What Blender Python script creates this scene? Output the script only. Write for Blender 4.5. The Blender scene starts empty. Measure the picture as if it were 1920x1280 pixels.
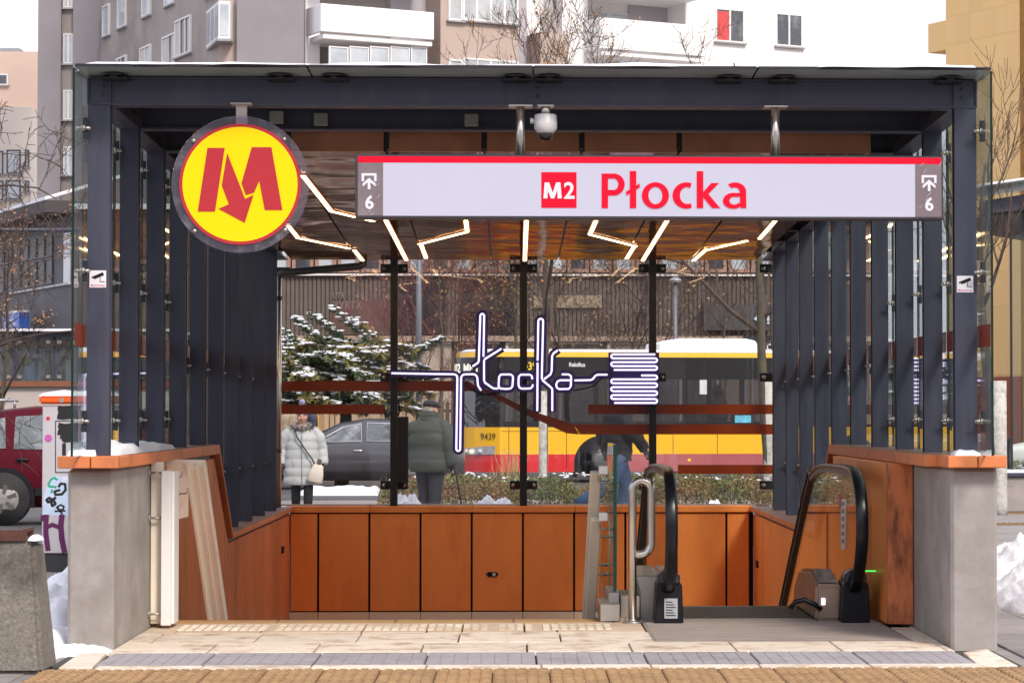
import bpy, bmesh, math, random
from mathutils import Vector, Matrix, Euler, noise as mnoise
R_=math.radians
random.seed(7)
scene=bpy.context.scene
COL=bpy.context.collection
# ------------------------------------------------------------------ camera
FPX=4800.0; PHI=R_(1.7); TH=math.atan(130/FPX)
CX=963+FPX*math.tan(PHI); CY=640.0
cam=bpy.data.cameras.new('camera'); camo=bpy.data.objects.new('camera',cam); COL.objects.link(camo)
camo.location=(0,0,1.6); camo.rotation_euler=Euler((math.pi/2+TH,0,-PHI),'XYZ')
cam.sensor_width=36; cam.lens=36*FPX/1920; cam.shift_x=(960-CX)/1920; cam.shift_y=0
cam.clip_start=.1; cam.clip_end=1500
cam.dof.use_dof=True; cam.dof.focus_distance=20.0; cam.dof.aperture_fstop=20
scene.camera=camo
# ------------------------------------------------------------------ sky and sun
world=bpy.data.worlds.new('World'); scene.world=world; world.use_nodes=True
wn=world.node_tree.nodes; wl=world.node_tree.links
SUN_EL,SUN_AZ=R_(44),R_(152)     # azimuth clockwise from +Y : behind the camera, to the right
sky=wn.new('ShaderNodeTexSky'); sky.sky_type='NISHITA'; sky.sun_disc=False
sky.sun_elevation=SUN_EL; sky.sun_rotation=SUN_AZ; sky.air_density=1.5; sky.dust_density=5; sky.ozone_density=1
mixw=wn.new('ShaderNodeMix'); mixw.data_type='RGBA'; mixw.inputs[0].default_value=.82
mixw.inputs[7].default_value=(8.6,8.5,9.7,1)          # the bright even cloud sheet
wl.new(sky.outputs[0],mixw.inputs[6]); bg=wn['Background']
wl.new(mixw.outputs[2],bg.inputs[0]); bg.inputs[1].default_value=.1
sl=bpy.data.lights.new('sun','SUN'); sl.energy=2.1; sl.angle=R_(12); sl.color=(1,.9,.78)
so=bpy.data.objects.new('sun',sl); COL.objects.link(so)
sd=Vector((math.sin(SUN_AZ)*math.cos(SUN_EL),math.cos(SUN_AZ)*math.cos(SUN_EL),math.sin(SUN_EL)))
so.rotation_euler=sd.to_track_quat('Z','Y').to_euler(); so.location=(20,-40,60)
scene.view_settings.view_transform='Standard'; scene.view_settings.look='None'
scene.view_settings.exposure=.66; scene.view_settings.gamma=1; scene.view_settings.use_curve_mapping=False
scene.render.engine='CYCLES'
cy=scene.cycles; cy.transparent_max_bounces=40; cy.max_bounces=9; cy.glossy_bounces=5; cy.diffuse_bounces=4
cy.use_denoising=True; cy.sample_clamp_indirect=6; cy.caustics_reflective=False; cy.caustics_refractive=False
# ------------------------------------------------------------------ pixel of the 1920x1280 photo -> point in the place
def ray(px,py):
    a=(px-CX)/FPX; b=-(py-CY)/FPX
    F=Vector((math.sin(PHI)*math.cos(TH),math.cos(PHI)*math.cos(TH),math.sin(TH)))
    Rr=Vector((math.cos(PHI),-math.sin(PHI),0)); U=Vector((-math.sin(PHI)*math.sin(TH),-math.cos(PHI)*math.sin(TH),math.cos(TH)))
    return F+a*Rr+b*U
CAM=Vector((0,0,1.6))
def W(px,py,Y):
    d=ray(px,py); return CAM+d*(Y/d.y)
def PLN(px,py,p0,n):
    d=ray(px,py); n=Vector(n); return CAM+d*((Vector(p0)-CAM).dot(n)/d.dot(n))
def G(px,py,z=0): return PLN(px,py,(0,0,z),(0,0,1))
# ------------------------------------------------------------------ materials
MATS={}
def L(c):   # sRGB 0-255 -> linear
    return tuple(((v/255/12.92) if v/255<=.04045 else ((v/255+.055)/1.055)**2.4) for v in c)
def mat(name,col,rough=.6,metal=0.,var=.12,scale=4,col2=None,c2amt=.5,c2scale=1.2,bump=0.,bscale=60,emit=None,estr=0,spec=.5,pvar=.0,stretch=None,coat=0,c2lo=.5):
    if name in MATS: return MATS[name]
    m=bpy.data.materials.new(name); m.use_nodes=True; nt=m.node_tree; N=nt.nodes; K=nt.links
    b=N['Principled BSDF']; b.inputs['Roughness'].default_value=rough; b.inputs['Metallic'].default_value=metal
    b.inputs['Specular IOR Level'].default_value=spec
    if coat: b.inputs['Coat Weight'].default_value=coat; b.inputs['Coat Roughness'].default_value=.08
    tc=N.new('ShaderNodeTexCoord'); oi=N.new('ShaderNodeObjectInfo')
    mu=N.new('ShaderNodeMath'); mu.operation='MULTIPLY'; mu.inputs[1].default_value=41.; K.new(oi.outputs['Random'],mu.inputs[0])
    va=N.new('ShaderNodeVectorMath'); va.operation='ADD'; K.new(tc.outputs['Object'],va.inputs[0]); K.new(mu.outputs[0],va.inputs[1])
    vec=va.outputs[0]
    if stretch:
        vm=N.new('ShaderNodeVectorMath'); vm.operation='MULTIPLY'; vm.inputs[1].default_value=stretch; K.new(vec,vm.inputs[0]); vec=vm.outputs[0]
    n1=N.new('ShaderNodeTexNoise'); n1.inputs['Scale'].default_value=scale; n1.inputs['Detail'].default_value=6; n1.inputs['Roughness'].default_value=.65; K.new(vec,n1.inputs['Vector'])
    rp=N.new('ShaderNodeValToRGB'); rp.color_ramp.elements[0].position=.3; rp.color_ramp.elements[1].position=.7
    lo=tuple(max(0,c*(1-var)) for c in col)+(1,); hi=tuple(min(1,c*(1+var)) for c in col)+(1,)
    rp.color_ramp.elements[0].color=lo; rp.color_ramp.elements[1].color=hi; K.new(n1.outputs['Fac'],rp.inputs[0]); out=rp.outputs[0]
    if col2:
        n2=N.new('ShaderNodeTexNoise'); n2.inputs['Scale'].default_value=c2scale; n2.inputs['Detail'].default_value=8; n2.inputs['Roughness'].default_value=.7; K.new(vec,n2.inputs['Vector'])
        mr=N.new('ShaderNodeMapRange'); mr.inputs[1].default_value=c2lo; mr.inputs[2].default_value=c2lo+.18; mr.inputs[4].default_value=c2amt; K.new(n2.outputs['Fac'],mr.inputs[0])
        mx=N.new('ShaderNodeMix'); mx.data_type='RGBA'; mx.inputs[7].default_value=tuple(col2)+(1,); K.new(mr.outputs[0],mx.inputs[0]); K.new(out,mx.inputs[6]); out=mx.outputs[2]
    if pvar:
        mr2=N.new('ShaderNodeMapRange'); mr2.inputs[3].default_value=1-pvar; mr2.inputs[4].default_value=1+pvar; K.new(oi.outputs['Random'],mr2.inputs[0])
        vs=N.new('ShaderNodeVectorMath'); vs.operation='SCALE'; K.new(out,vs.inputs[0]); K.new(mr2.outputs[0],vs.inputs['Scale']); out=vs.outputs[0]
    K.new(out,b.inputs['Base Color'])
    ra=N.new('ShaderNodeMapRange'); ra.inputs[1].default_value=.25; ra.inputs[2].default_value=.75; ra.inputs[3].default_value=max(.03,rough-.10); ra.inputs[4].default_value=min(1,rough+.12)
    if rough>.3: K.new(n1.outputs['Fac'],ra.inputs[0]); K.new(ra.outputs[0],b.inputs['Roughness'])
    if bump:
        n3=N.new('ShaderNodeTexNoise'); n3.inputs['Scale'].default_value=bscale; n3.inputs['Detail'].default_value=5; K.new(vec,n3.inputs['Vector'])
        bp=N.new('ShaderNodeBump'); bp.inputs['Strength'].default_value=bump; bp.inputs['Distance'].default_value=.01; K.new(n3.outputs['Fac'],bp.inputs['Height']); K.new(bp.outputs[0],b.inputs['Normal'])
    if emit: b.inputs['Emission Color'].default_value=tuple(emit)+(1,); b.inputs['Emission Strength'].default_value=estr
    MATS[name]=m; return m
def glass(name,tint=(.93,.97,.95),base=.045,rough=0.,dirt=0.,dcol=(.6,.6,.62),streak=False):
    if name in MATS: return MATS[name]
    m=bpy.data.materials.new(name); m.use_nodes=True; nt=m.node_tree; N=nt.nodes; K=nt.links; N.clear()
    o=N.new('ShaderNodeOutputMaterial'); tr=N.new('ShaderNodeBsdfTransparent'); gl=N.new('ShaderNodeBsdfGlossy'); gl.inputs['Roughness'].default_value=rough
    tr.inputs[0].default_value=tuple(tint)+(1,); gl.inputs[0].default_value=(1,1,1,1)
    lw=N.new('ShaderNodeLayerWeight'); p=N.new('ShaderNodeMath'); p.operation='POWER'; p.inputs[1].default_value=5; K.new(lw.outputs['Facing'],p.inputs[0])
    mr=N.new('ShaderNodeMapRange'); mr.inputs[3].default_value=base; mr.inputs[4].default_value=.9; K.new(p.outputs[0],mr.inputs[0])
    mx=N.new('ShaderNodeMixShader'); K.new(mr.outputs[0],mx.inputs[0]); K.new(tr.outputs[0],mx.inputs[1]); K.new(gl.outputs[0],mx.inputs[2]); out=mx.outputs[0]
    if dirt:
        df=N.new('ShaderNodeBsdfDiffuse'); df.inputs[0].default_value=tuple(dcol)+(1,)
        tc=N.new('ShaderNodeTexCoord'); vm=N.new('ShaderNodeVectorMath'); vm.operation='MULTIPLY'; vm.inputs[1].default_value=(14,14,.25) if streak else (3,3,3)
        K.new(tc.outputs['Object'],vm.inputs[0]); nz=N.new('ShaderNodeTexNoise'); nz.inputs['Scale'].default_value=1.6; nz.inputs['Detail'].default_value=7; nz.inputs['Roughness'].default_value=.75; K.new(vm.outputs[0],nz.inputs['Vector'])
        m2=N.new('ShaderNodeMapRange'); m2.inputs[1].default_value=.5; m2.inputs[2].default_value=.8; m2.inputs[3].default_value=dirt*.25; m2.inputs[4].default_value=dirt*1.6; K.new(nz.outputs['Fac'],m2.inputs[0])
        fac=m2.outputs[0]
        if streak:
            vm3=N.new('ShaderNodeVectorMath'); vm3.operation='MULTIPLY'; vm3.inputs[1].default_value=(38,38,.12); K.new(tc.outputs['Object'],vm3.inputs[0])
            n3=N.new('ShaderNodeTexNoise'); n3.inputs['Scale'].default_value=1.0; n3.inputs['Detail'].default_value=3; K.new(vm3.outputs[0],n3.inputs['Vector'])
            m3=N.new('ShaderNodeMapRange'); m3.inputs[1].default_value=.665; m3.inputs[2].default_value=.73; m3.inputs[4].default_value=.20; K.new(n3.outputs['Fac'],m3.inputs[0])
            ad=N.new('ShaderNodeMath'); ad.operation='ADD'; K.new(fac,ad.inputs[0]); K.new(m3.outputs[0],ad.inputs[1]); fac=ad.outputs[0]
        mx2=N.new('ShaderNodeMixShader'); K.new(fac,mx2.inputs[0]); K.new(out,mx2.inputs[1]); K.new(df.outputs[0],mx2.inputs[2]); out=mx2.outputs[0]
    K.new(out,o.inputs[0]); MATS[name]=m; return m
def film(name,col,opac=.85):
    m=bpy.data.materials.new(name); m.use_nodes=True; nt=m.node_tree; N=nt.nodes; K=nt.links
    b=N['Principled BSDF']; b.inputs['Base Color'].default_value=tuple(col)+(1,); b.inputs['Roughness'].default_value=.25
    tr=N.new('ShaderNodeBsdfTransparent'); tr.inputs[0].default_value=(1,.55,.35,1); mx=N.new('ShaderNodeMixShader'); mx.inputs[0].default_value=opac
    K.new(tr.outputs[0],mx.inputs[1]); K.new(b.outputs[0],mx.inputs[2]); K.new(mx.outputs[0],N['Material Output'].inputs[0]); return m
def emis(name,col,s):
    if name in MATS: return MATS[name]
    m=bpy.data.materials.new(name); m.use_nodes=True; b=m.node_tree.nodes['Principled BSDF']
    b.inputs['Base Color'].default_value=tuple(min(.8,c*.6) for c in col)+(1,); b.inputs['Emission Color'].default_value=tuple(col)+(1,); b.inputs['Emission Strength'].default_value=s; b.inputs['Roughness'].default_value=.35
    MATS[name]=m; return m
# ------------------------------------------------------------------ mesh builder
class MB:
    def __init__(s): s.v=[]; s.f=[]; s.m=[]; s.s=[]
    def add(s,vs,fs,mi=0,sm=False):
        o=len(s.v); s.v+= [tuple(v) for v in vs]; s.f+=[tuple(i+o for i in f) for f in fs]; s.m+=[mi]*len(fs); s.s+=[sm]*len(fs); return s
    def box(s,x0,x1,y0,y1,z0,z1,mi=0):
        return s.add([(x0,y0,z0),(x1,y0,z0),(x1,y1,z0),(x0,y1,z0),(x0,y0,z1),(x1,y0,z1),(x1,y1,z1),(x0,y1,z1)],
            [(0,3,2,1),(4,5,6,7),(0,1,5,4),(1,2,6,5),(2,3,7,6),(3,0,4,7)],mi)
    def obox(s,c,a,b,d,mi=0):
        c=Vector(c);a=Vector(a);b=Vector(b);d=Vector(d)
        vs=[c+sx*a+sy*b+sz*d for sz in(-1,1) for sx,sy in((-1,-1),(1,-1),(1,1),(-1,1))]
        return s.add(vs,[(0,3,2,1),(4,5,6,7),(0,1,5,4),(1,2,6,5),(2,3,7,6),(3,0,4,7)],mi)
    def beam(s,p0,p1,w,h,up=(0,0,1),mi=0):
        p0=Vector(p0);p1=Vector(p1);d=(p1-p0); l=d.length; d=d/l; side=d.cross(Vector(up)).normalized(); u=side.cross(d)
        return s.obox((p0+p1)/2,side*w/2,d*l/2,u*h/2,mi)
    def prism(s,poly,off,mi=0):
        n=len(poly); off=Vector(off); a=[Vector(p) for p in poly]; b=[p+off for p in a]
        return s.add(a+b,[tuple(range(n))[::-1],tuple(range(n,2*n))]+[(i,(i+1)%n,n+(i+1)%n,n+i) for i in range(n)],mi)
    def tube(s,pts,r,n=8,mi=0,caps=True,closed=False,sm=True,flat=None):
        pts=[Vector(p) for p in pts]; k=len(pts); rr=r if isinstance(r,(list,tuple)) else [r]*k
        vs=[];prev=None
        for i,p in enumerate(pts):
            if closed: d=pts[(i+1)%k]-pts[i-1]
            else: d=pts[min(i+1,k-1)]-pts[max(i-1,0)]
            if d.length<1e-9: d=Vector((0,0,1))
            d.normalize()
            if prev is None:
                a=Vector((0,0,1)) if abs(d.z)<.9 else Vector((1,0,0)); u=d.cross(a).normalized()
            else:
                u=prev-d*prev.dot(d)
                if u.length<1e-6: u=d.orthogonal()
                u.normalize()
            w=d.cross(u); prev=u
            for j in range(n):
                t=2*math.pi*j/n; vs.append(p+(u*math.cos(t)+w*math.sin(t))*rr[i])
        fs=[]
        for i in range(k if closed else k-1):
            a=i*n; b=((i+1)%k)*n
            for j in range(n): fs.append((a+j,a+(j+1)%n,b+(j+1)%n,b+j))
        if caps and not closed: fs.append(tuple(range(n))[::-1]); fs.append(tuple(range((k-1)*n,k*n)))
        return s.add(vs,fs,mi,sm)
    def cyl(s,p0,p1,r,n=16,mi=0,r2=None,sm=True): return s.tube([p0,p1],[r,r if r2 is None else r2],n,mi,sm=sm)
    def ell(s,c,rx,ry,rz,nu=12,nv=8,mi=0,rot=None):
        vs=[];c=Vector(c)
        for i in range(nv+1):
            th=math.pi*i/nv
            for j in range(nu):
                t=2*math.pi*j/nu; p=Vector((rx*math.sin(th)*math.cos(t),ry*math.sin(th)*math.sin(t),rz*math.cos(th)))
                if rot: p=rot@p
                vs.append(c+p)
        fs=[(i*nu+j,(i+1)*nu+j,(i+1)*nu+(j+1)%nu,i*nu+(j+1)%nu) for i in range(nv) for j in range(nu)]
        return s.add(vs,fs,mi,True)
    def loft(s,rings,mi=0,cap=True,sm=True,closed=True):
        n=len(rings[0]); vs=[p for r in rings for p in r]; fs=[]
        for i in range(len(rings)-1):
            for j in range(n if closed else n-1): fs.append((i*n+j,i*n+(j+1)%n,(i+1)*n+(j+1)%n,(i+1)*n+j))
        if cap and closed: fs.append(tuple(range(n))[::-1]); fs.append(tuple(range((len(rings)-1)*n,len(rings)*n)))
        return s.add(vs,fs,mi,sm)
    def mesh(s,name,mats,bevel=0,seg=1):
        me=bpy.data.meshes.new(name); me.from_pydata(s.v,[],s.f)
        mats=mats if isinstance(mats,(list,tuple)) else [mats]
        for m in mats: me.materials.append(m)
        me.polygons.foreach_set('material_index',s.m); me.polygons.foreach_set('use_smooth',s.s); me.update()
        bm=bmesh.new(); bm.from_mesh(me)
        bmesh.ops.recalc_face_normals(bm,faces=bm.faces)
        if bevel:
            ed=[e for e in bm.edges if len(e.link_faces)==2 and e.calc_face_angle(0)>.5]
            bmesh.ops.bevel(bm,geom=ed,offset=bevel,segments=seg,affect='EDGES',clamp_overlap=True,material=-1)
        bm.to_mesh(me); bm.free(); return me
WM={}
def link(o,parent=None,M=None):
    COL.objects.link(o); M=M or Matrix.Identity(4)
    if parent is not None:
        o.parent=parent; o.matrix_parent_inverse=WM[parent.name].inverted()
    o.matrix_basis=M; WM[o.name]=M.copy(); return o
def thing(name,label,cat,loc=(0,0,0),group=None,rotz=0):
    o=bpy.data.objects.new(name,None); o.empty_display_size=.2
    link(o,None,Matrix.Translation(Vector(loc))@Matrix.Rotation(rotz,4,'Z'))
    o['label']=label; o['category']=cat
    if group: o['group']=group
    return o
def part(name,mb,mats,parent,bevel=0,seg=1,label=None,kind=None,M=None):
    o=bpy.data.objects.new(name,mb if isinstance(mb,bpy.types.Mesh) else mb.mesh(name,mats,bevel,seg)); link(o,parent,M)
    if label: o['label']=label
    if kind: o['kind']=kind
    return o
def solo(name,mb,mats,label=None,cat=None,group=None,kind=None,bevel=0,seg=1):
    o=bpy.data.objects.new(name,mb.mesh(name,mats,bevel,seg)); link(o)
    if label: o['label']=label
    if cat: o['category']=cat
    if group: o['group']=group
    if kind: o['kind']=kind
    return o
def kids(o): return [c for c in bpy.data.objects if c.parent is o]
def copy_tree(o,M,label=None,parent=None):
    c=o.copy(); COL.objects.link(c)
    if parent is None:
        c.matrix_basis=M; WM[c.name]=M.copy()
        if label: c['label']=label
    else: c.parent=parent; WM[c.name]=WM[o.name]
    for ch in kids(o): copy_tree(ch,None,None,c)
    return c
def text_mesh(s,height,off=0.,extr=.002,res=3):
    """flat lettering lying in XY, capital height = height, left end at x=0, baseline y=0"""
    t=bpy.data.curves.new('txt','FONT'); t.body=s; t.size=1; t.offset=off; t.resolution_u=res
    o=bpy.data.objects.new('txt',t); COL.objects.link(o)
    dg=bpy.context.evaluated_depsgraph_get(); me=bpy.data.meshes.new_from_object(o.evaluated_get(dg))
    vs=[v.co.copy() for v in me.vertices]; fs=[tuple(p.vertices) for p in me.polygons]
    bpy.data.objects.remove(o); bpy.data.curves.remove(t); bpy.data.meshes.remove(me)
    k=height/.69; x0=min(v.x for v in vs); vs=[Vector(((v.x-x0)*k,v.y*k,0)) for v in vs]
    return vs,fs,max(v.x for v in vs)
def put_text(mb,s,org,ux,uy,height,width=None,off=0.,mi=0):
    vs,fs,w=text_mesh(s,height,off); k=(width/w) if width else 1
    org=Vector(org);ux=Vector(ux);uy=Vector(uy)
    mb.add([org+ux*v.x*k+uy*v.y for v in vs],fs,mi); return mb
# ------------------------------------------------------------------ palette
STEEL=mat('dark_blue_steel',(.043,.046,.078),.42,0,.18,3,(.080,.081,.108),.5,1.3,bump=.05,bscale=30,stretch=(3,3,.35))
STEELD=mat('black_steel',(.012,.012,.016),.45,0,.2,6)
BOLT=mat('bolt_metal',(.42,.40,.37),.35,.9,.2,20)
CONC=mat('smooth_concrete',(.33,.305,.292),.85,0,.16,3.2,(.215,.185,.155),.7,1.4,bump=.2,bscale=25)
CONCS=mat('stained_concrete',(.42,.37,.31),.8,0,.12,2.5,(.33,.25,.17),.5,1.1,bump=.12,bscale=25,stretch=(1,1,.35))
CONCR=mat('rough_concrete',(.18,.165,.145),.95,0,.40,45,(.05,.045,.04),.85,1.6,bump=.6,bscale=70)
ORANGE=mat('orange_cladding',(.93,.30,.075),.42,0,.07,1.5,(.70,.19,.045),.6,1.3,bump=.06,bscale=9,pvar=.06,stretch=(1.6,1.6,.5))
ORANGE_SHADED=mat('shaded_orange_cladding',(.64,.185,.062),.42,0,.10,1.5,(.20,.06,.025),.5,1.0,bump=.03,bscale=12,pvar=.12,stretch=(1,1,.3))  # darker copy of the orange, with the left wall's shading painted in
COPE=mat('orange_coping',(.66,.21,.075),.5,0,.08,3,(.28,.10,.05),.5,3.5,bump=.05,bscale=30)
COPEB=mat('brown_coping_top',(.16,.085,.06),.55,0,.15,3,(.26,.16,.12),.4,2)
RUST=mat('rust_worn_orange',(.66,.20,.07),.6,0,.12,5,(.05,.018,.010),.95,2.6,bump=.2,bscale=40,stretch=(1.6,1,.5),c2lo=.44)
FLOORT=mat('cream_granite',(.68,.59,.495),.7,0,.10,12,(.30,.185,.105),.85,3.6,c2lo=.50,bump=.08,bscale=60,pvar=.05)
FLOORG=mat('grey_granite',(.33,.315,.335),.6,0,.14,14,(.21,.19,.19),.6,2.0,bump=.08,bscale=60,pvar=.16)
TACT=mat('ochre_tactile',(.24,.14,.062),.75,0,.2,14,(.16,.095,.05),.7,2.0,bump=.1,bscale=60,pvar=.10)
TAN=mat('tan_nosing',(.50,.30,.14),.7,0,.15,8)
STAINL=mat('brushed_stainless',(.62,.58,.54),.28,1,.06,8,bump=.03,bscale=80)
STAINM=mat('matt_stainless',(.48,.46,.44),.42,1,.1,6,bump=.05,bscale=50)
PLATE=mat('escalator_plate',(.33,.285,.26),.5,.3,.16,5,(.46,.42,.39),.6,2.0,stretch=(.5,4,1))
RUBBER=mat('black_rubber',(.006,.007,.011),.28,0,.2,8,spec=.35)
BLACK=mat('black_plastic',(.007,.008,.013),.45,0,.2,8,spec=.3)
CREAM=mat('cream_channel',(.90,.81,.68),.5,0,.06,3,(.60,.48,.36),.15,1)
BEIGE=mat('beige_rail',(.74,.65,.55),.5,0,.06,4)
WHITE=mat('white_paint',(.80,.80,.80),.45,0,.03,3)
SNOW=mat('snow',(.80,.82,.88),.75,0,.06,8,(.50,.50,.53),.45,4,bump=.6,bscale=30,c2lo=.52)
CEIL=mat('copper_mirror',(.235,.105,.068),.15,.5,.12,2,bump=.5,bscale=1.4)
def tinted_mirror(name,dcol,gcol,rough,f):
    m=bpy.data.materials.new(name); m.use_nodes=True; nt=m.node_tree; N=nt.nodes; K=nt.links; N.clear()
    o=N.new('ShaderNodeOutputMaterial'); d=N.new('ShaderNodeBsdfDiffuse'); g=N.new('ShaderNodeBsdfGlossy'); mx=N.new('ShaderNodeMixShader')
    d.inputs[0].default_value=tuple(dcol)+(1,); g.inputs['Roughness'].default_value=rough; mx.inputs[0].default_value=f
    tc=N.new('ShaderNodeTexCoord'); n=N.new('ShaderNodeTexNoise'); n.inputs['Scale'].default_value=1.6; n.inputs['Detail'].default_value=4; K.new(tc.outputs['Object'],n.inputs['Vector'])
    rp=N.new('ShaderNodeValToRGB'); rp.color_ramp.elements[0].position=.3; rp.color_ramp.elements[1].position=.7; rp.color_ramp.elements[0].color=tuple(c*.8 for c in gcol)+(1,); rp.color_ramp.elements[1].color=tuple(c*1.15 for c in gcol)+(1,); K.new(n.outputs['Fac'],rp.inputs[0]); K.new(rp.outputs[0],g.inputs[0])
    n2=N.new('ShaderNodeTexNoise'); n2.inputs['Scale'].default_value=2.2; n2.inputs['Detail'].default_value=1; K.new(tc.outputs['Object'],n2.inputs['Vector']); bp=N.new('ShaderNodeBump'); bp.inputs['Strength'].default_value=.35; bp.inputs['Distance'].default_value=.02; K.new(n2.outputs['Fac'],bp.inputs['Height']); K.new(bp.outputs[0],g.inputs['Normal'])
    K.new(d.outputs[0],mx.inputs[1]); K.new(g.outputs[0],mx.inputs[2]); K.new(mx.outputs[0],o.inputs[0]); return m
CEIL=tinted_mirror('copper_mirror_panel',(.22,.12,.085),(.52,.38,.32),.08,.70)
FASC=mat('copper_fascia',(.36,.16,.09),.35,.5,.3,2,(.45,.20,.09),.6,1.6)
GLASSB=glass('clear_back_glass',(.97,.975,.97),.018,0,.011,(.7,.7,.72),True)
GLASSS=glass('side_glass',(.88,.94,.92),.04,.02,.05,(.6,.64,.64),True)
GLASSE=mat('green_glass_edge',(.006,.022,.016),.2,0,.2,5)
FILM=film('rust_red_film',(.27,.042,.010),.88)
LED=emis('warm_strip_light',(1,.64,.30),8.0)
# ================================================================== ground and floor
PVL,PVR=-2.69,2.90      # inner faces of the stair pit
gm=mat('paving_grey',(.235,.215,.205),.85,0,.16,3,(.12,.11,.105),.6,.8,bump=.15,bscale=30)
g=MB()
for x0,x1,y0,y1 in((-250,-2.95,-20,32),(3.25,250,-20,32),(-2.95,3.25,-20,19.6),(-2.95,3.25,31.25,32),(-250,250,32,400)):
    g.add([(x0,y0,-.03),(x1,y0,-.03),(x1,y1,-.03),(x0,y1,-.03)],[(0,1,2,3)])
solo('ground',g,gm,kind='structure')
pf=MB(); pf.box(-3.05,3.35,19,31.3,-7.2,-7.0); pf.box(-3.1,-3.02,17.4,31.3,-7,-.04); pf.box(3.31,3.4,17.4,31.3,-7,-.04); pf.box(-3.1,3.4,17.3,17.4,-7,-.13); solo('stairwell_floor',pf,mat('pit_concrete',(.2,.19,.18),.9),kind='structure')
asph=mat('wet_asphalt',(.07,.07,.074),.6,0,.2,8,(.12,.12,.12),.5,.5,bump=.15,bscale=60)
rd=MB(); rd.add([(-120,47,-.022),(120,47,-.022),(120,68,-.022),(-120,68,-.022)],[(0,1,2,3)])
rd.add([(-40,30,-.022),(-5.6,30,-.022),(-5.6,47,-.022),(-40,47,-.022)],[(0,1,2,3)])
solo('road',rd,asph,kind='structure')
zb=bpy.data.objects.new('road_marking',None); link(zb); zb['kind']='structure'
for i in range(6):
    m=MB(); m.box(-7.3-.9*i-.02,-6.75-.9*i,31.5,34.6,-.021,-.015); part('painted_stripe',m,WHITE,zb)
pv=bpy.data.objects.new('pavement',None); link(pv); pv['kind']='structure'
PVM=mat('pavement_slab',(.24,.215,.205),.8,0,.14,6,(.13,.12,.115),.6,1.2,bump=.15,bscale=40,pvar=.14)
q=MB(); q.box(.004,.596,.004,.596,-.05,0); pvme=q.mesh('paving_slab',PVM,.004)
rp0=random.Random(12)
for i in range(4):
    for j in range(26):
        part('paving_slab',pvme,None,pv,M=Matrix.Translation((3.36+i*.6,14.4+j*.6+(.3 if i%2 else 0),-.012+rp0.uniform(-.003,.003))))
for i in range(3):
    for j in range(4): part('paving_slab',pvme,None,pv,M=Matrix.Translation((-3.62-i*.6,14.2+j*.6,-.02+rp0.uniform(-.003,.003))))
for Y in(36.4,40.4):
    q=MB(); x0=W(1872,960,Y).x; q.box(x0,x0+4,Y,Y+.5,-.03,-.018)
    for k in range(40):
        for r in range(4): q.box(x0+.03+k*.1,x0+.08+k*.1,Y+.05+r*.12,Y+.1+r*.12,-.019,-.010)
    part('tactile_strip',q,TACT,pv)
# entrance floor : every slab a piece
fl=bpy.data.objects.new('entrance_floor',None); link(fl); fl['kind']='structure'
def slabs(name,xs,y0,y1,m,z=0.,gap=.006,th=.06):
    for a,b in zip(xs[:-1],xs[1:]):
        q=MB(); dz=random.uniform(-.002,.002); q.box(a+gap,b-gap,y0+gap,y1-gap,z-th,z+dz); part(name,q,m,fl,bevel=.004)
def gx(px,py): return G(px,py).x
bed=MB(); bed.box(-2.95,3.25,15.0,19.55,-.12,-.026); part('bedding',bed,mat('dark_joint',(.05,.045,.04),.9),fl)
slabs('paving_slab',[-2.69]+[gx(p,1212) for p in(400,596,792,988,1182,1376,1570,1764)]+[2.96],17.1,17.82,FLOORT)
slabs('paving_slab',[-2.69]+[gx(p,1192) for p in(300,487,674,861,1050)]+[.985],17.82,18.6,FLOORT)
slabs('paving_slab',[-2.69]+[gx(p,1174) for p in(345,500,684,803,868,983,1043)]+[.965],18.6,19.42,mat('tan_granite',(.60,.47,.35),.7,0,.12,10,(.42,.28,.17),.7,2.0,bump=.08,bscale=60,pvar=.05))
slabs('paving_slab',[2.79,2.965],17.82,18.95,FLOORT)
slabs('nosing_slab',[-2.69,-1.8,-.9,0,.70],19.42,19.76,TAN)
rib=MB(); x=-2.45
rn=random.Random(3)
while x<.72:
    if rn.random()<.93: rib.box(x,x+.045,18.78,19.25,-.001,.006)
    x+=.062*1.05
part('tactile_rib',rib,mat('pale_rib',(.84,.77,.66),.75,0,.15,5,(.50,.36,.24),.9,1.2,c2lo=.46),fl,kind='stuff')
gsx=[gx(p,1232) for p in(200,395,597,800,1005,1210,1415,1612,1812)]
for a,b in zip(gsx[:-1],gsx[1:]):
    q=MB(); q.box(a+.006,b-.006,16.266,17.074,-.06,-.004)
    for i in range(8):
        for j in range(4):
            w=(b-a-.016)/8; q.box(a+.008+i*w+.0025,a+.008+(i+1)*w-.0025,16.27+j*.2+.004,16.27+(j+1)*.2-.004,-.005,.0)
    part('grey_slab',q,FLOORG,fl)
slabs('edge_slab',[gx(p,1246) for p in(185,383,585,800,1015,1220,1424,1632,1840)],15.97,16.24,FLOORT)
for poly in(((110,1250),(150,1222),(200,1222),(172,1250)),((1806,1221),(1850,1215),(1908,1246),(1838,1248))):
    q=MB(); q.prism([G(*p)+Vector((0,0,-.002)) for p in poly],(0,0,-.05)); part('ramp_slab',q,FLOORT,fl,bevel=.004)
tl=MB(); tw=.347
tl.box(.003,tw-.003,.003,tw-.003,-.05,0)
for r in range(6):
    for c in range(5):
        x=.012+c*.066+(.016 if r%2 else 0); y=.02+r*.055; tl.box(x,x+.045,y,y+.026,-.001,.008,1)
tme=tl.mesh('tactile_tile',[TACT,mat('ochre_tactile_top',(.38,.245,.125),.7,0,.22,14,(.24,.16,.09),.85,1.4)])
x0=G(92,1250).x
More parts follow.
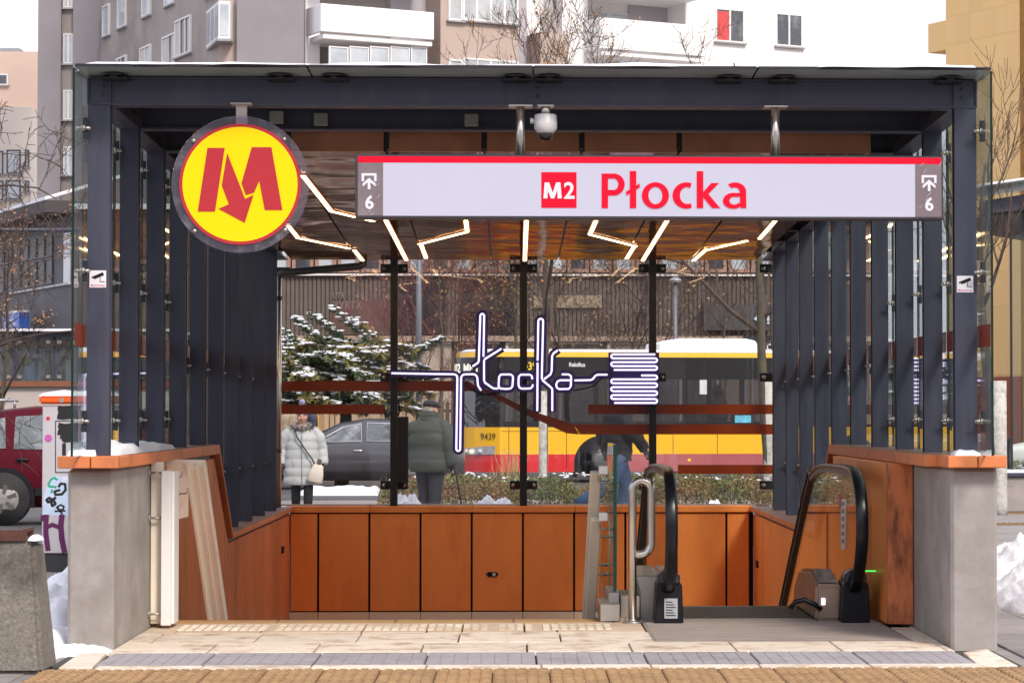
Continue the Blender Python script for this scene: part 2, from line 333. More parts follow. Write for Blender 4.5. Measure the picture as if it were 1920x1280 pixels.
for r in range(5):
    for c in range(20):
        if x0+c*tw<4: part('tactile_tile',tme,None,fl,M=Matrix.Translation((x0+c*tw,15.95-(r+1)*tw,rn.uniform(-.002,.002))))
# plate before the escalator
pl=MB(); pl.box(.975,2.78,17.84,20.9,-.05,.001); 
for i in range(34): pl.box(1.0,2.76,17.9+i*.055,17.915+i*.055,0,.004)
part('escalator_landing_plate',pl,PLATE,fl)
cp=MB()
for i in range(60): cp.box(1.22+i*.022,1.23+i*.022,19.75,20.9,.0,.012)
part('comb_plate',cp,mat('comb',(.12,.11,.10),.5,.6,.2,9),fl,kind='stuff')
st=MB()
for i in range(34):
    y=19.76+i*.335; st.box(PVL,.72,y,y+.36,-.17*(i+1)-.2,-.17*(i+1))
solo('stair_flight',st,FLOORT,kind='structure')
es=MB()
for i in range(26):
    y=20.9+i*.4; z=-.05 if i<2 else -.05-.21*(i-1)
    es.box(1.05,2.6,y,y+.4,z-.3,z)
sb_=MB(); sb_.box(-70,70,-60,-42,-.03,15); sb_.box(-70,70,-60.5,-41.6,15,15.4)
for i in range(34):
    for j in range(4): sb_.box(-66+i*4,-64.4+i*4,-42.0,-41.9,2+j*3.4,3.6+j*3.4)
solo('unseen_shade_buildings',sb_,mat('unseen_building_render',(.36,.33,.31),.9),kind='structure')  # unseen row behind the camera, added to shade the canopy interior
# ================================================================== parapets round the pit
def profile(Y,hi=1.215,lo=.40,a=23.1,b=24.3):
    return hi if Y<=a else lo if Y>=b else hi+(lo-hi)*(Y-a)/(b-a)
def parapet(side):
    lf=side<0
    nm=('concrete and shaded orange side wall left of the stairs, under the snowy coping' if lf else 'concrete and orange side wall right of the escalator, with a worn end panel')
    p=thing('stairwell_parapet',nm,'parapet wall',(-2.85 if lf else 3.1,17.35,0))
    xo,xi=(-3.0,PVL) if lf else (3.29,2.972)
    pier=MB(); pier.box(min(xo,xi),max(xo,xi),17.35,19.35 if lf else 18.98,-.05,1.21)
    part('concrete_pier',pier,CONC,p,bevel=.022)
    xin=PVL if lf else PVR
    # core behind the cladding
    core=MB(); ys=[19.35 if lf else 18.98,23.1,24.3,31.3]
    poly=[Vector((0,ys[0],-6)),Vector((0,ys[0],1.2)),Vector((0,23.1,1.2)),Vector((0,24.3,.38)),Vector((0,31.3,.38)),Vector((0,31.3,-6))]
    xa=xin-.04 if lf else xin+.04
    core.prism([v+Vector((xa,0,0)) for v in poly],(xo-xa,0,0)); part('concrete_core',core,CONC,p)
    Y=19.37 if lf else 19.5; brk=[Y]
    while Y<30.4:
        Y+=.92; brk.append(Y)
    brk[-1]=30.96
    brk=sorted(set([b for b in brk if abs(b-23.1)>.3 and abs(b-24.3)>.3]+[23.1,24.3]))
    for a,b in zip(brk[:-1],brk[1:]):
        q=MB(); g_=.008
        pts=[Vector((xin,a+g_,-3.2)),Vector((xin,b-g_,-3.2)),Vector((xin,b-g_,profile(b)-.045)),Vector((xin,a+g_,profile(a)-.045))]
        q.prism(pts,(-.03 if lf else .03,0,0)); part('cladding_panel',q,ORANGE_SHADED if lf else ORANGE,p)
    # copings
    def cope(a,b,za,zb,ov=.045,mats=None):
        q=MB(); x0,x1=min(xo,xin),max(xo,xin)
        if not lf: x0-=ov
        else: x1+=ov
        if lf: x0-=.04
        else: x1+=.04
        t=.082 if za==zb and za>1 else .05
        q.add([(x0,a,za-t),(x1,a,za-t),(x1,b,zb-t),(x0,b,zb-t),(x0,a,za),(x1,a,za),(x1,b,zb),(x0,b,zb)],[(0,3,2,1),(0,1,5,4),(1,2,6,5),(2,3,7,6),(3,0,4,7)],0)
        q.add([(x0,a,za),(x1,a,za),(x1,b,zb),(x0,b,zb)],[(0,1,2,3)],1)
        return part('coping',q,mats or [ORANGE_SHADED,COPEB],p)
    xm=(-2.83 if lf else 3.13)
    for x0,x1 in((-3.05,-2.835),(-2.828,-2.645)) if lf else ((2.935,3.135),(3.142,3.335)):
        q=MB(); q.box(x0,x1,17.23,17.72,1.215,1.297); part('coping',q,COPE,p,bevel=.006)
    for a,b in((17.725,19.1),(19.11,20.5),(20.51,21.9),(21.91,23.15)): cope(a,b,1.297,1.297,.045 if lf else (-.035 if b<18.9 else .045),[ORANGE_SHADED if lf else COPE,COPEB])
    cope(23.16,24.3,1.28,.45)
    for a,b in((24.31,26.4),(26.41,28.6),(28.61,30.86)): cope(a,b,.45,.45)
    if not lf:
        # proud worn end block
        q=MB(); q.box(2.775,2.965,18.95,19.03,.02,1.212); part('worn_end_panel',q,RUST,p,bevel=.004,label='orange end panel with dark worn rusty patches')
        for i,(a,b) in enumerate(((19.035,19.8),(19.81,20.6),(20.61,21.4),(21.41,22.2))):
            q=MB(); q.box(2.775,2.965 if i==0 else 2.90,a,b,.02 if i<2 else -3,1.21); part('cladding_panel',q,ORANGE,p,bevel=.003)
    return p
PL_=parapet(-1); PR_=parapet(1)
bp_=thing('stairwell_parapet','low orange panelled back wall of the stairwell below the glazing','parapet wall',(.1,30.9,0))
jx=[W(p,1000,30.9).x for p in(543,596.5,692.5,788.5,884.5,980.5,1076.5,1172.5,1268.5,1362,1406)]
for i,(a,b) in enumerate(zip(jx[:-1],jx[1:])):
    q=MB(); q.box(a+.013,b-.013,30.9,30.935,-.80,.365); part('cladding_panel',q,ORANGE,bp_,bevel=.003)
q=MB(); q.box(PVL+.001,PVR-.001,30.945,31.25,-6,.38); part('wall_core',q,mat('dark_gap',(.01,.008,.008),.9),bp_)
q=MB()
for a,b in zip(jx[1::2][:-1],jx[1::2][1:]): pass
for a,b in zip(jx[:-1],jx[1:]): 
    q=MB(); q.box(a+.004,b-.004,30.905,30.94,-3.4,-.815); part('plinth_panel',q,mat('pale_plinth',(.85,.70,.59),.7,0,.08,3),bp_)
cx=[W(p,950,30.9).x for p in(536,694,886,1078,1270,1412)]
for a,b in zip(cx[:-1],cx[1:]):
    q=MB(); q.box(a+.004,b-.004,30.87,31.32,.38,.457); part('coping',q,ORANGE,bp_,bevel=.004)
def socket(px,py,Y,nrm,two):
    q=MB(); c=W(px,py,Y)
    w=.055 if two else .035
    q.box(c.x-w,c.x+w,c.y-.022,c.y,c.z-.028,c.z+.028); 
    q.box(c.x-w-.018,c.x+w+.018,c.y-.006,c.y,c.z-.012,c.z+.012)
    o=part('wall_socket',q,BLACK,bp_,bevel=.004)
    r=MB(); r.box(c.x+.004,c.x+.038,c.y-.0245,c.y-.0215,c.z-.018,c.z+.018); part('socket_face',r,mat('socket_white',(.6,.6,.58),.5),o)
socket(923,1076,30.9,0,True)
for par,px,py,x in((PL_,529,1030,PVL),(PR_,1421,1057,PVR)):
    c=PLN(px,py,(x,0,0),(1,0,0)); q=MB(); q.box(c.x-.02,c.x+.02,c.y-.1,c.y+.1,c.z-.04,c.z+.04); part('wall_socket',q,BLACK,par,bevel=.004)
# ================================================================== the glass and steel canopy
cn=thing('entrance_canopy','dark steel and glass canopy over the stairs and escalator','metro entrance canopy',(.14,17.35,1.2))
def zt(Y): return 3.678-.019*(Y-17.35)
YC=[17.35+1.36*n for n in range(10)]
def ibeam(h,w=.148,d=.10,t=.012):
    m=MB(); m.box(-w/2,w/2,0,t,0,h); m.box(-w/2,w/2,d-t,d,0,h); m.box(-t/2,t/2,t,d-t,0,h); return m
for sx,cxx in((-1,-2.802),(1,3.082)):
    for n,Y in enumerate(YC):
        z0=1.297 if Y<23 else .45
        c=part('column',ibeam(zt(Y)-z0,.15 if n==0 else .134),STEEL,cn,M=Matrix.Translation((cxx,Y,z0)))
    q=MB(); q.box(min(cxx+sx*.04,cxx+sx*.09),max(cxx+sx*.04,cxx+sx*.09),30.70,30.84,.45,3.42); part('corner_post',q,STEELD,cn)
    # side beam
    m=MB(); a=Vector((cxx,17.53,zt(17.53)+.08)); b=Vector((cxx,31.0,zt(31)+.08))
    m.beam(a,b,.012,.136); m.beam(a+Vector((0,0,.074)),b+Vector((0,0,.074)),.15,.012); m.beam(a-Vector((0,0,.074)),b-Vector((0,0,.074)),.15,.012)
    part('side_beam',m,STEEL,cn)
    # corner node
    m=MB(); z=3.678
    m.box(cxx-.076,cxx+.076,17.36,17.52,z+.002,z+.165); m.box(cxx-.08,cxx+.08,17.342,17.525,z+.165,z+.177); m.box(cxx-.08,cxx+.08,17.342,17.525,z-.012,z+.002)
    m.box(cxx-.08,cxx-.07,17.342,17.36,z,z+.165); m.box(cxx+.07,cxx+.08,17.342,17.36,z,z+.165)
    nd=part('beam_node',m,STEEL,cn)
    for dz in(.06,.115):
        m=MB(); x=cxx-sx*.02 ; m.cyl((x,17.345,z+dz),(x,17.36,z+dz),.012,8); part('bolt',m,STEEL,nd)
m=MB(); z=3.678
m.box(-2.722,3.002,17.37,17.385,z+.0,z+.165); m.box(-2.722,3.002,17.342,17.52,z+.165,z+.177); m.box(-2.722,3.002,17.342,17.52,z-.012,z)
fb=part('front_beam',m,STEEL,cn)
for dz in(.06,.115):
    m=MB(); c=W(1008,170,17.37); m.cyl((c.x,17.355,z+dz),(c.x,17.37,z+dz),.012,8); part('bolt',m,STEEL,fb)
for Y in YC[1:]:
    m=MB(); zz=zt(Y); m.box(-2.72,3.0,Y+.07,Y+.082,zz+.012,zz+.15); m.box(-2.72,3.0,Y,Y+.15,zz,zz+.012); m.box(-2.72,3.0,Y,Y+.15,zz+.15,zz+.162); part('cross_beam',m,STEEL,cn)
# roof panes
ROOFG=mat('frosted_roof_glass',(.30,.36,.36),.25,0,.12,2.5,(.42,.46,.47),.5,1.5)
b=ROOFG.node_tree.nodes['Principled BSDF']; b.inputs['Transmission Weight'].default_value=.0
rx=[-2.905]+[W(p,128,16.97).x for p in(577,1000,1420)]+[3.19]; ry=[16.95,19.7,22.4,25.1,27.8,31.15]
for i in range(4):
    for j in range(5):
        m=MB(); a,bb,c,d=rx[i]+.006,rx[i+1]-.006,ry[j]+.006,ry[j+1]-.006; za,zb=zt(c)+.185,zt(d)+.185
        m.add([(a,c,za),(bb,c,za),(bb,d,zb),(a,d,zb),(a,c,za+.022),(bb,c,za+.022),(bb,d,zb+.022),(a,d,zb+.022)],[(0,3,2,1),(4,5,6,7)],0)
        m.add([(a,c,za),(bb,c,za),(bb,d,zb),(a,d,zb),(a,c,za+.022),(bb,c,za+.022),(bb,d,zb+.022),(a,d,zb+.022)],[(0,1,5,4),(1,2,6,5),(2,3,7,6),(3,0,4,7)],1)
        part('roof_pane',m,[ROOFG,STEELD],cn)
for px in(215,525,627,967,1030,1367,1470,1780):
    c=W(px,143,17.25); m=MB(); zz=zt(17.25)+.182
    m.cyl((c.x,17.22,zz-.012),(c.x,17.22,zz+.001),.07,16); m.cyl((c.x,17.22,zz-.03),(c.x,17.22,zz-.01),.03,10); m.box(c.x-.09,c.x+.09,17.2,17.36,zz-.036,zz-.024)
    rc=part('roof_clamp',m,STEELD,cn)
    for dx in(-.045,.045):
        m=MB(); m.cyl((c.x+dx,17.325,zz-.045),(c.x+dx,17.325,zz-.033),.012,8); part('bolt',m,STEELD,rc)
# side panes with their rust red stripe
for sx,xg in((-1,-2.897),(1,3.177)):
    for a,b,z0 in((16.95,18.68,1.30),(18.7,20.05,1.30),(20.07,21.4,1.30),(21.42,23.15,1.30),(23.2,25.5,.46),(25.52,28.2,.46),(28.22,30.98,.46)):
        m=MB(); t=.016; x0,x1=(xg-t,xg) if sx<0 else (xg,xg+t); za,zb=zt(a)+.178,zt(b)+.178
        vs=[(x0,a,z0),(x1,a,z0),(x1,b,z0),(x0,b,z0),(x0,a,za),(x1,a,za),(x1,b,zb),(x0,b,zb)]
        m.add(vs,[(1,2,6,5),(3,0,4,7)],0); m.add(vs,[(0,3,2,1),(4,5,6,7),(0,1,5,4),(2,3,7,6)],1)
        pn=part('side_pane',m,[GLASSS,GLASSE],cn)
        m=MB(); xs=xg+(.002 if sx<0 else -.002); m.box(min(xs,xs+.001),max(xs,xs+.001),a+.01,b-.01,2.03,2.18) ; part('film_stripe',m,FILM,pn)
# clamps
cl=MB(); cl.box(-.006,.030,-.008,.008,-.072,.072); 
clme=cl.mesh('pane_clamp',STEELD,.003)
bo=MB(); bo.cyl((0,0,0),(.05,0,0),.013,10); bo.cyl((.0,0,0),(.012,0,0),.022,12); bome=bo.mesh('clamp_bolt',BOLT)
for sx,xg in((-1,-2.895),(1,3.175)):
    for n,Y in enumerate(YC):
        zs=[3.5,2.54,1.53] if n<4 else [2.05,1.0]
        for z in zs:
            zz=z-.013*n if z>2 else z
            c=part('pane_clamp',clme,None,cn,M=Matrix.Translation((xg,Y-.06,zz)))
            part('clamp_bolt',bome,None,c,M=Matrix.Translation((xg,Y-.075,zz))@(Matrix.Identity(4) if sx<0 else Matrix.Rotation(math.pi,4,'Z')))
# ceiling
CF=[Vector((-2.437,19.33,3.552)),Vector((2.728,19.33,3.564))]; CB=[Vector((-2.636,30.33,3.384)),Vector((2.896,30.33,3.394))]
def cpt(u,v):
    return (CF[0].lerp(CF[1],u)).lerp(CB[0].lerp(CB[1],u),v)
cn_n=(CF[1]-CF[0]).cross(CB[0]-CF[0]).normalized()
for i in range(7):
    for j in range(6):
        g_=.0018; u0,u1,v0,v1=i/7+g_,(i+1)/7-g_,j/6+.0006,(j+1)/6-.0006
        n=6; m=MB(); vs=[];rnd=random.Random(i*17+j); ph=rnd.uniform(0,9)
        for b in range(n+1):
            for a in range(n+1):
                fa,fb_=a/n,b/n; p=cpt(u0+(u1-u0)*fa,v0+(v1-v0)*fb_)
                e=math.sin(math.pi*fa)*math.sin(math.pi*fb_)
                p=p+Vector((0,0,.012*e*mnoise.noise(Vector((fa*2.2+ph,fb_*3,ph)))-.004*e)); vs.append(p)
        m.add(vs,[(b*(n+1)+a,b*(n+1)+a+1,(b+1)*(n+1)+a+1,(b+1)*(n+1)+a) for b in range(n) for a in range(n)],0,True)
        part('ceiling_panel',m,CEIL,cn)
    a,b=cpt(i/7+.004,0),cpt((i+1)/7-.004,0)
    m=MB(); m.box(a.x,b.x,19.31,19.33,3.553,3.742); part('fascia_panel',m,FASC,cn,bevel=.003)
m=MB(); up=Vector((0,0,.03)); m.add([cpt(.002,.002)+up,cpt(.998,.002)+up,cpt(.998,.998)+up,cpt(.002,.998)+up,cpt(.002,.002)+up*5,cpt(.998,.002)+up*5,cpt(.998,.998)+up*2,cpt(.002,.998)+up*2],[(0,1,2,3),(4,5,6,7),(0,1,5,4),(1,2,6,5),(2,3,7,6),(3,0,4,7)])
part('ceiling_light_block',m,STEELD,cn)  # unseen dark box added above the panels to block light
cp0=(CF[0]+CF[1]+CB[0]+CB[1])/4
def CP(px,py): return PLN(px,py,cp0,cn_n)
strips=[((568,327),(621,394)),((621,394),(700,413)),((540,421),(558,443)),((557,444),(655,464)),((664,467),(680,487)),((722,408),(762,486)),((873,408),(876,432)),((876,433),(786,456)),((789,456),(799,482)),((987,408),(984,487)),((1119,408),(1106,438)),((1107,438),(1192,460)),((1190,459),(1175,483)),((1253,408),(1205,487)),((1457,408),(1424,446)),((1400,450),(1325,467)),((1324,466),(1300,487)),((1250,411),(1275,409))]
for a,b in strips:
    p,q=CP(*a),CP(*b); dn=Vector((0,0,-1))
    m=MB(); m.beam(p+dn*.002,q+dn*.002,.036,.026); o=part('light_strip',m,LED,cn)
    m=MB(); d=(q-p).normalized(); m.beam(p-d*.015+dn*.0,q+d*.015+dn*.0,.064,.018); part('strip_glow_fringe',m,mat('strip_frame_glow',(.50,.20,.06),.5),o)  # orange glow fringe round the strip painted into the frame colour
# cover plates on the second beam
for px,py in((519,221),(602,225),(884,226)):
    c=W(px,py,18.7); m=MB(); m.box(c.x-.05,c.x+.05,18.66,18.69,c.z-.045,c.z+.045); part('cover_plate',m,mat('cover_grey',(.22,.23,.23),.6),cn,bevel=.004)
# back glazing
yg=31.05
mx_=[W(p,700,yg).x for p in(515,739,981.5,1223.5,1450)]
mz0,mz1=.46,3.46
for i in range(4):
    m=MB(); m.box(mx_[i]+.006,mx_[i+1]-.006,yg,yg+.016,mz0,mz1); pn=part('back_pane',m,GLASSB,cn)
def filmpoly(pts):
    m=MB(); m.prism([W(x,y,yg-.004) for x,y in pts],(0,.002,0)); part('film_stripe',m,FILM,cn)
filmpoly([(515,714),(878,714),(890,722),(905,733),(515,733)]); filmpoly([(906,733),(890,722),(945,744),(1000,771),(1075,795),(1086,814),(1062,812),(975,772)])
filmpoly([(1076,795),(1449,795),(1449,814),(1087,814)]); filmpoly([(515,758),(722,758),(722,776),(515,776)]); filmpoly([(1103,758),(1449,758),(1449,776),(1103,776)]); filmpoly([(1271,871),(1449,871),(1449,888),(1271,888)])
for p in(739,981.5,1223.5):
    x=W(p,700,yg-.1).x; m=MB(); m.box(x-.044,x+.044,yg-.16,yg-.03,mz0,mz1); mu=part('mullion',m,STEELD,cn,bevel=.005)
for p,ys in((739,(503,707,909)),(981.5,(503,909)),(1223.5,(503,707,909)),(520,(509,)),(1450,(503,707,909))):
    for y in ys:
        c=W(p,y,yg-.03); m=MB(); m.box(c.x-.165,c.x+.165,yg-.03,yg-.012,c.z-.052,c.z+.052); br=part('glass_bracket',m,STEELD,cn,bevel=.004)
        for dx in(-.12,.12):
            m=MB(); m.cyl((c.x+dx,yg-.045,c.z),(c.x+dx,yg-.028,c.z),.026,12); part('bracket_bolt',m,BOLT,br)
m=MB(); m.box(mx_[0],mx_[4],yg-.01,yg+.03,.457,.475); part('glazing_sill',m,STAINM,cn)
c=W(756,843,yg-.1); m=MB(); m.box(c.x-.062,c.x+.062,yg-.15,yg-.05,c.z-.4,c.z+.4)
cb=thing('cable_box','tall black electrical box beside the left mullion of the back glazing','electrical box',(c.x,yg-.1,c.z-.4)); part('box_body',m,STEELD,cb,bevel=.006)
m=MB(); m.tube([W(x,y,yg-.1) for x,y in((746,780),(749,770),(748,757),(744,748),(745,740))],.012,6); part('cable',m,BLACK,cb)
# snow on the roof edge
def snow_sheet(name,x0,x1,y0,y1,zf,h,nx,ny,label,kind='stuff',cat=None,edge=.5,sc=3.0):
    vs=[];fs=[]
    for j in range(ny+1):
        for i in range(nx+1):
            u,v=i/nx,j/ny; x=x0+(x1-x0)*u; y=y0+(y1-y0)*v
            e=min(1,min(u,1-u,v,1-v)/edge*2) if edge else 1
            hh=h*(e**.5)*(.55+.9*(mnoise.noise(Vector((x*sc,y*sc,3)))*.5+.5)+.16*mnoise.noise(Vector((x*sc*4,y*sc*4,8))))
            jx=.06*mnoise.noise(Vector((x*2.5,y*2.5,1)))*min(abs(x1-x0),abs(y1-y0))
            vs.append((x+jx,y+jx*.5,zf(x,y)+max(0,hh)-(.004 if e<.02 else 0)))
    for j in range(ny):
        for i in range(nx): a=j*(nx+1)+i; fs.append((a,a+1,a+nx+2,a+nx+1))
    m=MB(); m.add(vs,fs,0,True); return solo(name,m,SNOW,label,cat,None,kind)
snow_sheet('roof_snow',-2.88,3.16,16.955,19.5,lambda x,y:zt(y)+.206,.027,120,24,'thin snow lying along the front edge of the glass roof',edge=.012,sc=1.6)
# drainpipe
dp=thing('drainpipe','grey and stainless rainwater pipe at the back left corner of the canopy','drainpipe',W(522,948,30.7))
P=[W(682,486,30.5),W(682,495,30.5),W(676,499,30.5),W(640,502,30.55),W(535,511,30.7),W(526,513,30.7),W(522,518,30.7)]
m=MB(); m.tube(P,.045,12); part('offset_pipe',m,mat('grey_pvc',(.055,.055,.06),.4),dp)
m=MB(); a=W(522,516,30.7); m.cyl((a.x,a.y,a.z),(a.x,a.y,.45),.043,16); part('down_pipe',m,STAINL,dp)
for y in(558,845):
    z=W(522,y,30.7).z; m=MB(); m.cyl((a.x,a.y,z-.018),(a.x,a.y,z-.008),.053,14); m.cyl((a.x,a.y,z+.008),(a.x,a.y,z+.018),.053,14); m.box(a.x-.14,a.x,a.y-.006,a.y+.006,z-.006,z+.006); part('pipe_clip',m,STEELD,dp)
# ================================================================== signs under the canopy
UX,UZ=Vector((1,0,0)),Vector((0,0,1))
RED=mat('sign_red',(.56,.003,.022),.5,0,.03,3,emit=(1,.004,.04),estr=.14,spec=.15)
def ring_poly(c,rx,ry,a0,a1,n):
    return [(c[0]+rx*math.cos(math.radians(a0+(a1-a0)*i/n)),c[1]-ry*math.sin(math.radians(a0+(a1-a0)*i/n))) for i in range(n+1)]
# --- round metro sign
YR=17.33
rs=thing('metro_sign','round yellow metro sign with a red arrow letter M hanging from the beam','sign',W(452,226,YR))
cR=W(452,347,YR); sc=1/277.0
def disc(name,r,y0,y1,m,par,n=64,bevel=0,rin=0):
    q=MB()
    if rin:
        o=[];i_=[]
        vs=[]
        for k in range(n):
            t=2*math.pi*k/n; c,s=math.cos(t),math.sin(t)
            vs+=[(cR.x+r*c,y0,cR.z+r*s),(cR.x+r*c,y1,cR.z+r*s),(cR.x+rin*c,y0,cR.z+rin*s),(cR.x+rin*c,y1,cR.z+rin*s)]
        fs=[]
        for k in range(n):
            a,b=4*k,4*((k+1)%n); fs+=[(a,b,b+1,a+1),(a+2,a+3,b+3,b+2),(a,a+2,b+2,b),(a+1,b+1,b+3,a+3)]
        q.add(vs,fs)
    else: q.cyl((cR.x,y0,cR.z),(cR.x,y1,cR.z),r,n,sm=False)
    return part(name,q,m,par,bevel)
ACRY=glass('clear_acrylic',(.86,.84,.92),.05,.0,.20,(.55,.52,.62))
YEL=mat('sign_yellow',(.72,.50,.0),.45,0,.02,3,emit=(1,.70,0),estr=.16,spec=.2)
MRED=mat('sign_matt_red',(.43,.030,.042),.55,0,.06,50,spec=.2)
disc('clear_rim',128*sc,YR-.055,YR-.035,ACRY,rs)
disc('sign_body',111*sc,YR-.03,YR+.03,mat('sign_back_white',(.6,.6,.6),.5),rs)
disc('red_ring',113*sc,YR-.064,YR-.057,MRED,rs,rin=106.2*sc)
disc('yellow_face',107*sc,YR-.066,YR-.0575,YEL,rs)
zz=2.977
for poly in ([(1158,826),(1254,826),(1200,1180),(1104,1180)],[(1268,855),(1368,1110),(1415,1088),(1366,1243),(1220,1165),(1278,1140),(1238,1035)],[(1405,822),(1515,822),(1576,1172),(1478,1172),(1447,1008),(1418,1075),(1372,1088),(1348,1022)]):
    q=MB(); q.prism([W(x/zz,y/zz,YR-.071) for x,y in poly],(0,.004,0)); part('letter_piece',q,MRED,rs)
for x,y in((363,264),(533,261),(365,433),(535,431)):
    c=W(x,y,YR-.06); q=MB(); q.cyl((c.x,YR-.068,c.z),(c.x,YR-.054,c.z),.014,12); part('standoff_bolt',q,STAINM,rs)
q=MB(); a=W(443,196,YR);b=W(463,240,YR); q.box(a.x,b.x,YR-.02,YR+.03,b.z-.1,a.z); q.box(a.x-.035,b.x+.035,YR-.06,YR+.07,a.z-.004,a.z+.006); part('hanger_post',q,mat('post_cream',(.52,.45,.42),.5),rs,bevel=.003)
# --- station name sign
YS=17.22
ns=thing('station_sign','long illuminated station name sign reading Płocka with a red top stripe','sign',W(1217,288,YS))
def wp(x,y): return W(x,y,YS)
lt,rb=wp(666,289),wp(1769,412.5)
SL=(wp(1769,296).z-wp(666,289).z)/(rb.x-lt.x)
x0,x1,z0,z1=lt.x,rb.x,rb.z+.002,(wp(666,288).z+wp(1769,294).z)/2
q=MB(); q.box(x0,x1,YS,YS+.16,z0,z1); part('sign_box',q,mat('sign_frame_dark',(.045,.04,.05),.4),ns,bevel=.006)
HT=z1-z0
def rect(name,xa,xb,za,zb,y,m,par=None):
    q=MB(); q.box(xa,xb,y,y+.004,za,zb); return part(name,q,m,par or ns)
PANEL=mat('sign_light_panel',(.36,.36,.44),.4,0,.02,1,emit=(.76,.76,1.0),estr=.16,spec=.2)
GREYP=mat('sign_grey_panel',(.17,.135,.15),.3,0,.1,6,(.28,.25,.26),.5,4,emit=(.3,.24,.28),estr=.05)
xa,xb=wp(671,350).x,wp(1765,350).x; xg1,xg2=wp(718,350).x,wp(1716,350).x
ztop,zred=z1-.013,z1-.056; zb=z0+.018
rect('red_stripe',xa,xb,zred,ztop,YS-.004,RED); rect('name_panel',xg1+.001,xg2-.001,zb,zred-.001,YS-.004,PANEL)
rect('exit_panel',xa,xg1,zb,zred-.001,YS-.004,GREYP); rect('exit_panel',xg2,xb,zb,zred-.001,YS-.004,GREYP)
q=MB(); a=wp(1616,350).x; q.box(a-.001,a+.001,YS-.0046,YS-.004,zb,zred-.002); part('panel_joint',q,mat('joint_lilac',(.5,.5,.62),.4),ns)
# lettering, from the zoomed strokes (4.571x, origin 1000,300)
def tp(x,y): return wp(1000+x/4.571,300+y/4.571+1.2)
lay=[0]
def glyph(polys):
    q=MB()
    for p in polys:
        lay[0]+=1; y=YS-.0085-.00012*(lay[0]%9)
        pts=[Vector((v.x,y,v.z)) for v in (tp(*c) for c in p)]; q.prism(pts,(0,.0035,0))
    part('letter',q,RED,ns)
def band(c,ro,ri,a0,a1,n=22,ci=None):
    ci=ci or c; o=ring_poly(c,ro[0],ro[1],a0,a1,n); i=ring_poly(ci,ri[0],ri[1],a0,a1,n)
    return [[o[k],o[k+1],i[k+1],i[k]] for k in range(n)]
def bandglyph(extra,bands):
    q=MB()
    for p in extra:
        lay[0]+=1; y=YS-.0085-.00012*(lay[0]%9); q.prism([Vector((v.x,y,v.z)) for v in (tp(*c) for c in p)],(0,.0035,0))
    for args in bands:
        lay[0]+=1; y=YS-.0085-.00012*(lay[0]%9); 
        for p in band(*args): q.prism([Vector((v.x,y,v.z)) for v in (tp(*c) for c in p)],(0,.0035,0))
    part('letter',q,RED,ns)
bandglyph([[(585,112),(640,112),(640,408),(585,408)],[(640,112),(690,112),(690,155),(640,155)],[(640,252),(690,252),(690,300),(640,300)]],[((690,206),(93,94),(40,49),-90,90,24,(688,203.5))])
bandglyph([[(827,90),(882,90),(882,408),(827,408)],[(795,266),(912,196),(912,230),(795,300)]],[])
bandglyph([],[((1046,300),(116,114),(60,74),0,360,48)])
bandglyph([[(1340,190),(1355,195),(1345,236),(1325,228)],[(1330,374),(1350,366),(1358,402),(1340,410)]],[((1310,300),(117,113),(62,72),72,288,36,(1318,300))])
bandglyph([[(1400,92),(1456,92),(1456,408),(1400,408)],[(1450,276),(1524,193),(1592,193),(1500,287),(1602,408),(1532,408),(1450,310)]],[])
bandglyph([[(1770,262),(1823,262),(1825,408),(1778,408),(1770,372)],[(1690,281),(1772,277),(1772,310),(1690,312)]],[((1728,266),(95,78),(43,38),0,128,20,(1724,268)),((1714,345),(90,68),(42,34),58,330,30,(1722,344))])
# red M2 box
a,b=wp(1015,323),wp(1081,390); rect('line_badge',a.x,b.x,b.z,a.z,YS-.0075,RED)
WL=mat('white_light_letter',(.5,.49,.55),.4,0,.03,4,emit=(.9,.88,1),estr=.2)
q=MB()
for p in ([(86,325),(97,189),(125,189),(121,325)],[(97,189),(135,189),(182,325),(150,325)],[(195,189),(232,189),(178,325),(150,325)],[(206,189),(232,189),(243,325),(207,325)]):
    lay[0]+=1; y=YS-.0115-.00015*(lay[0]%7); q.prism([Vector((v.x,y,v.z)) for v in (tp(*c) for c in p)],(0,.003,0))
o=tp(262,325); put_text(q,'2',Vector((o.x,YS-.0125,o.z)),UX,UZ,wp(0,340).z-wp(0,370).z,wp(1077.5,350).x-wp(1057.5,350).x,.02)
part('letter',q,WL,ns)
for cx_ in(692,1742):
    q=MB(); ofs=0 if cx_<1000 else 3.5; Yt=YS-.006
    def bx(xa,ya,xb,yb,k=0):
        a=W(cx_+xa,ya+ofs,Yt);b=W(cx_+xb,yb+ofs,Yt); q.box(a.x,b.x,Yt-.0012*k-.001,Yt+.002,b.z,a.z)
    bx(-14,325,14,329.5); bx(-14,329,-9.5,340,1); bx(9.5,329,14,340,1); bx(-2.5,335,2.5,355,2)
    for s in(-1,1): q.prism([W(cx_+s*x,y+ofs,Yt-.004) for x,y in((0,333.5),(12,344),(12,350),(0,340))],(0,.003,0))
    o=W(cx_-7.5,391+ofs,Yt-.003); put_text(q,'6',o,UX,UZ,23.5/277,16/277,.03)
    part('exit_symbol',q,WL,ns)
    if cx_>0:
        q=MB(); rr=random.Random(cx_)
        for k in range(9):
            xx=cx_+rr.uniform(-20,20); yy=rr.uniform(310,405); l=rr.uniform(4,10); ang=rr.uniform(.5,1.1)
            a=W(xx,yy,Yt-.002);b=W(xx+l*math.cos(ang),yy-l*math.sin(ang),Yt-.002); q.beam(a,b,.003,.001,(0,1,0))
        part('scratch',q,mat('scratch_pale',(.5,.47,.5),.6),ns,kind='stuff')
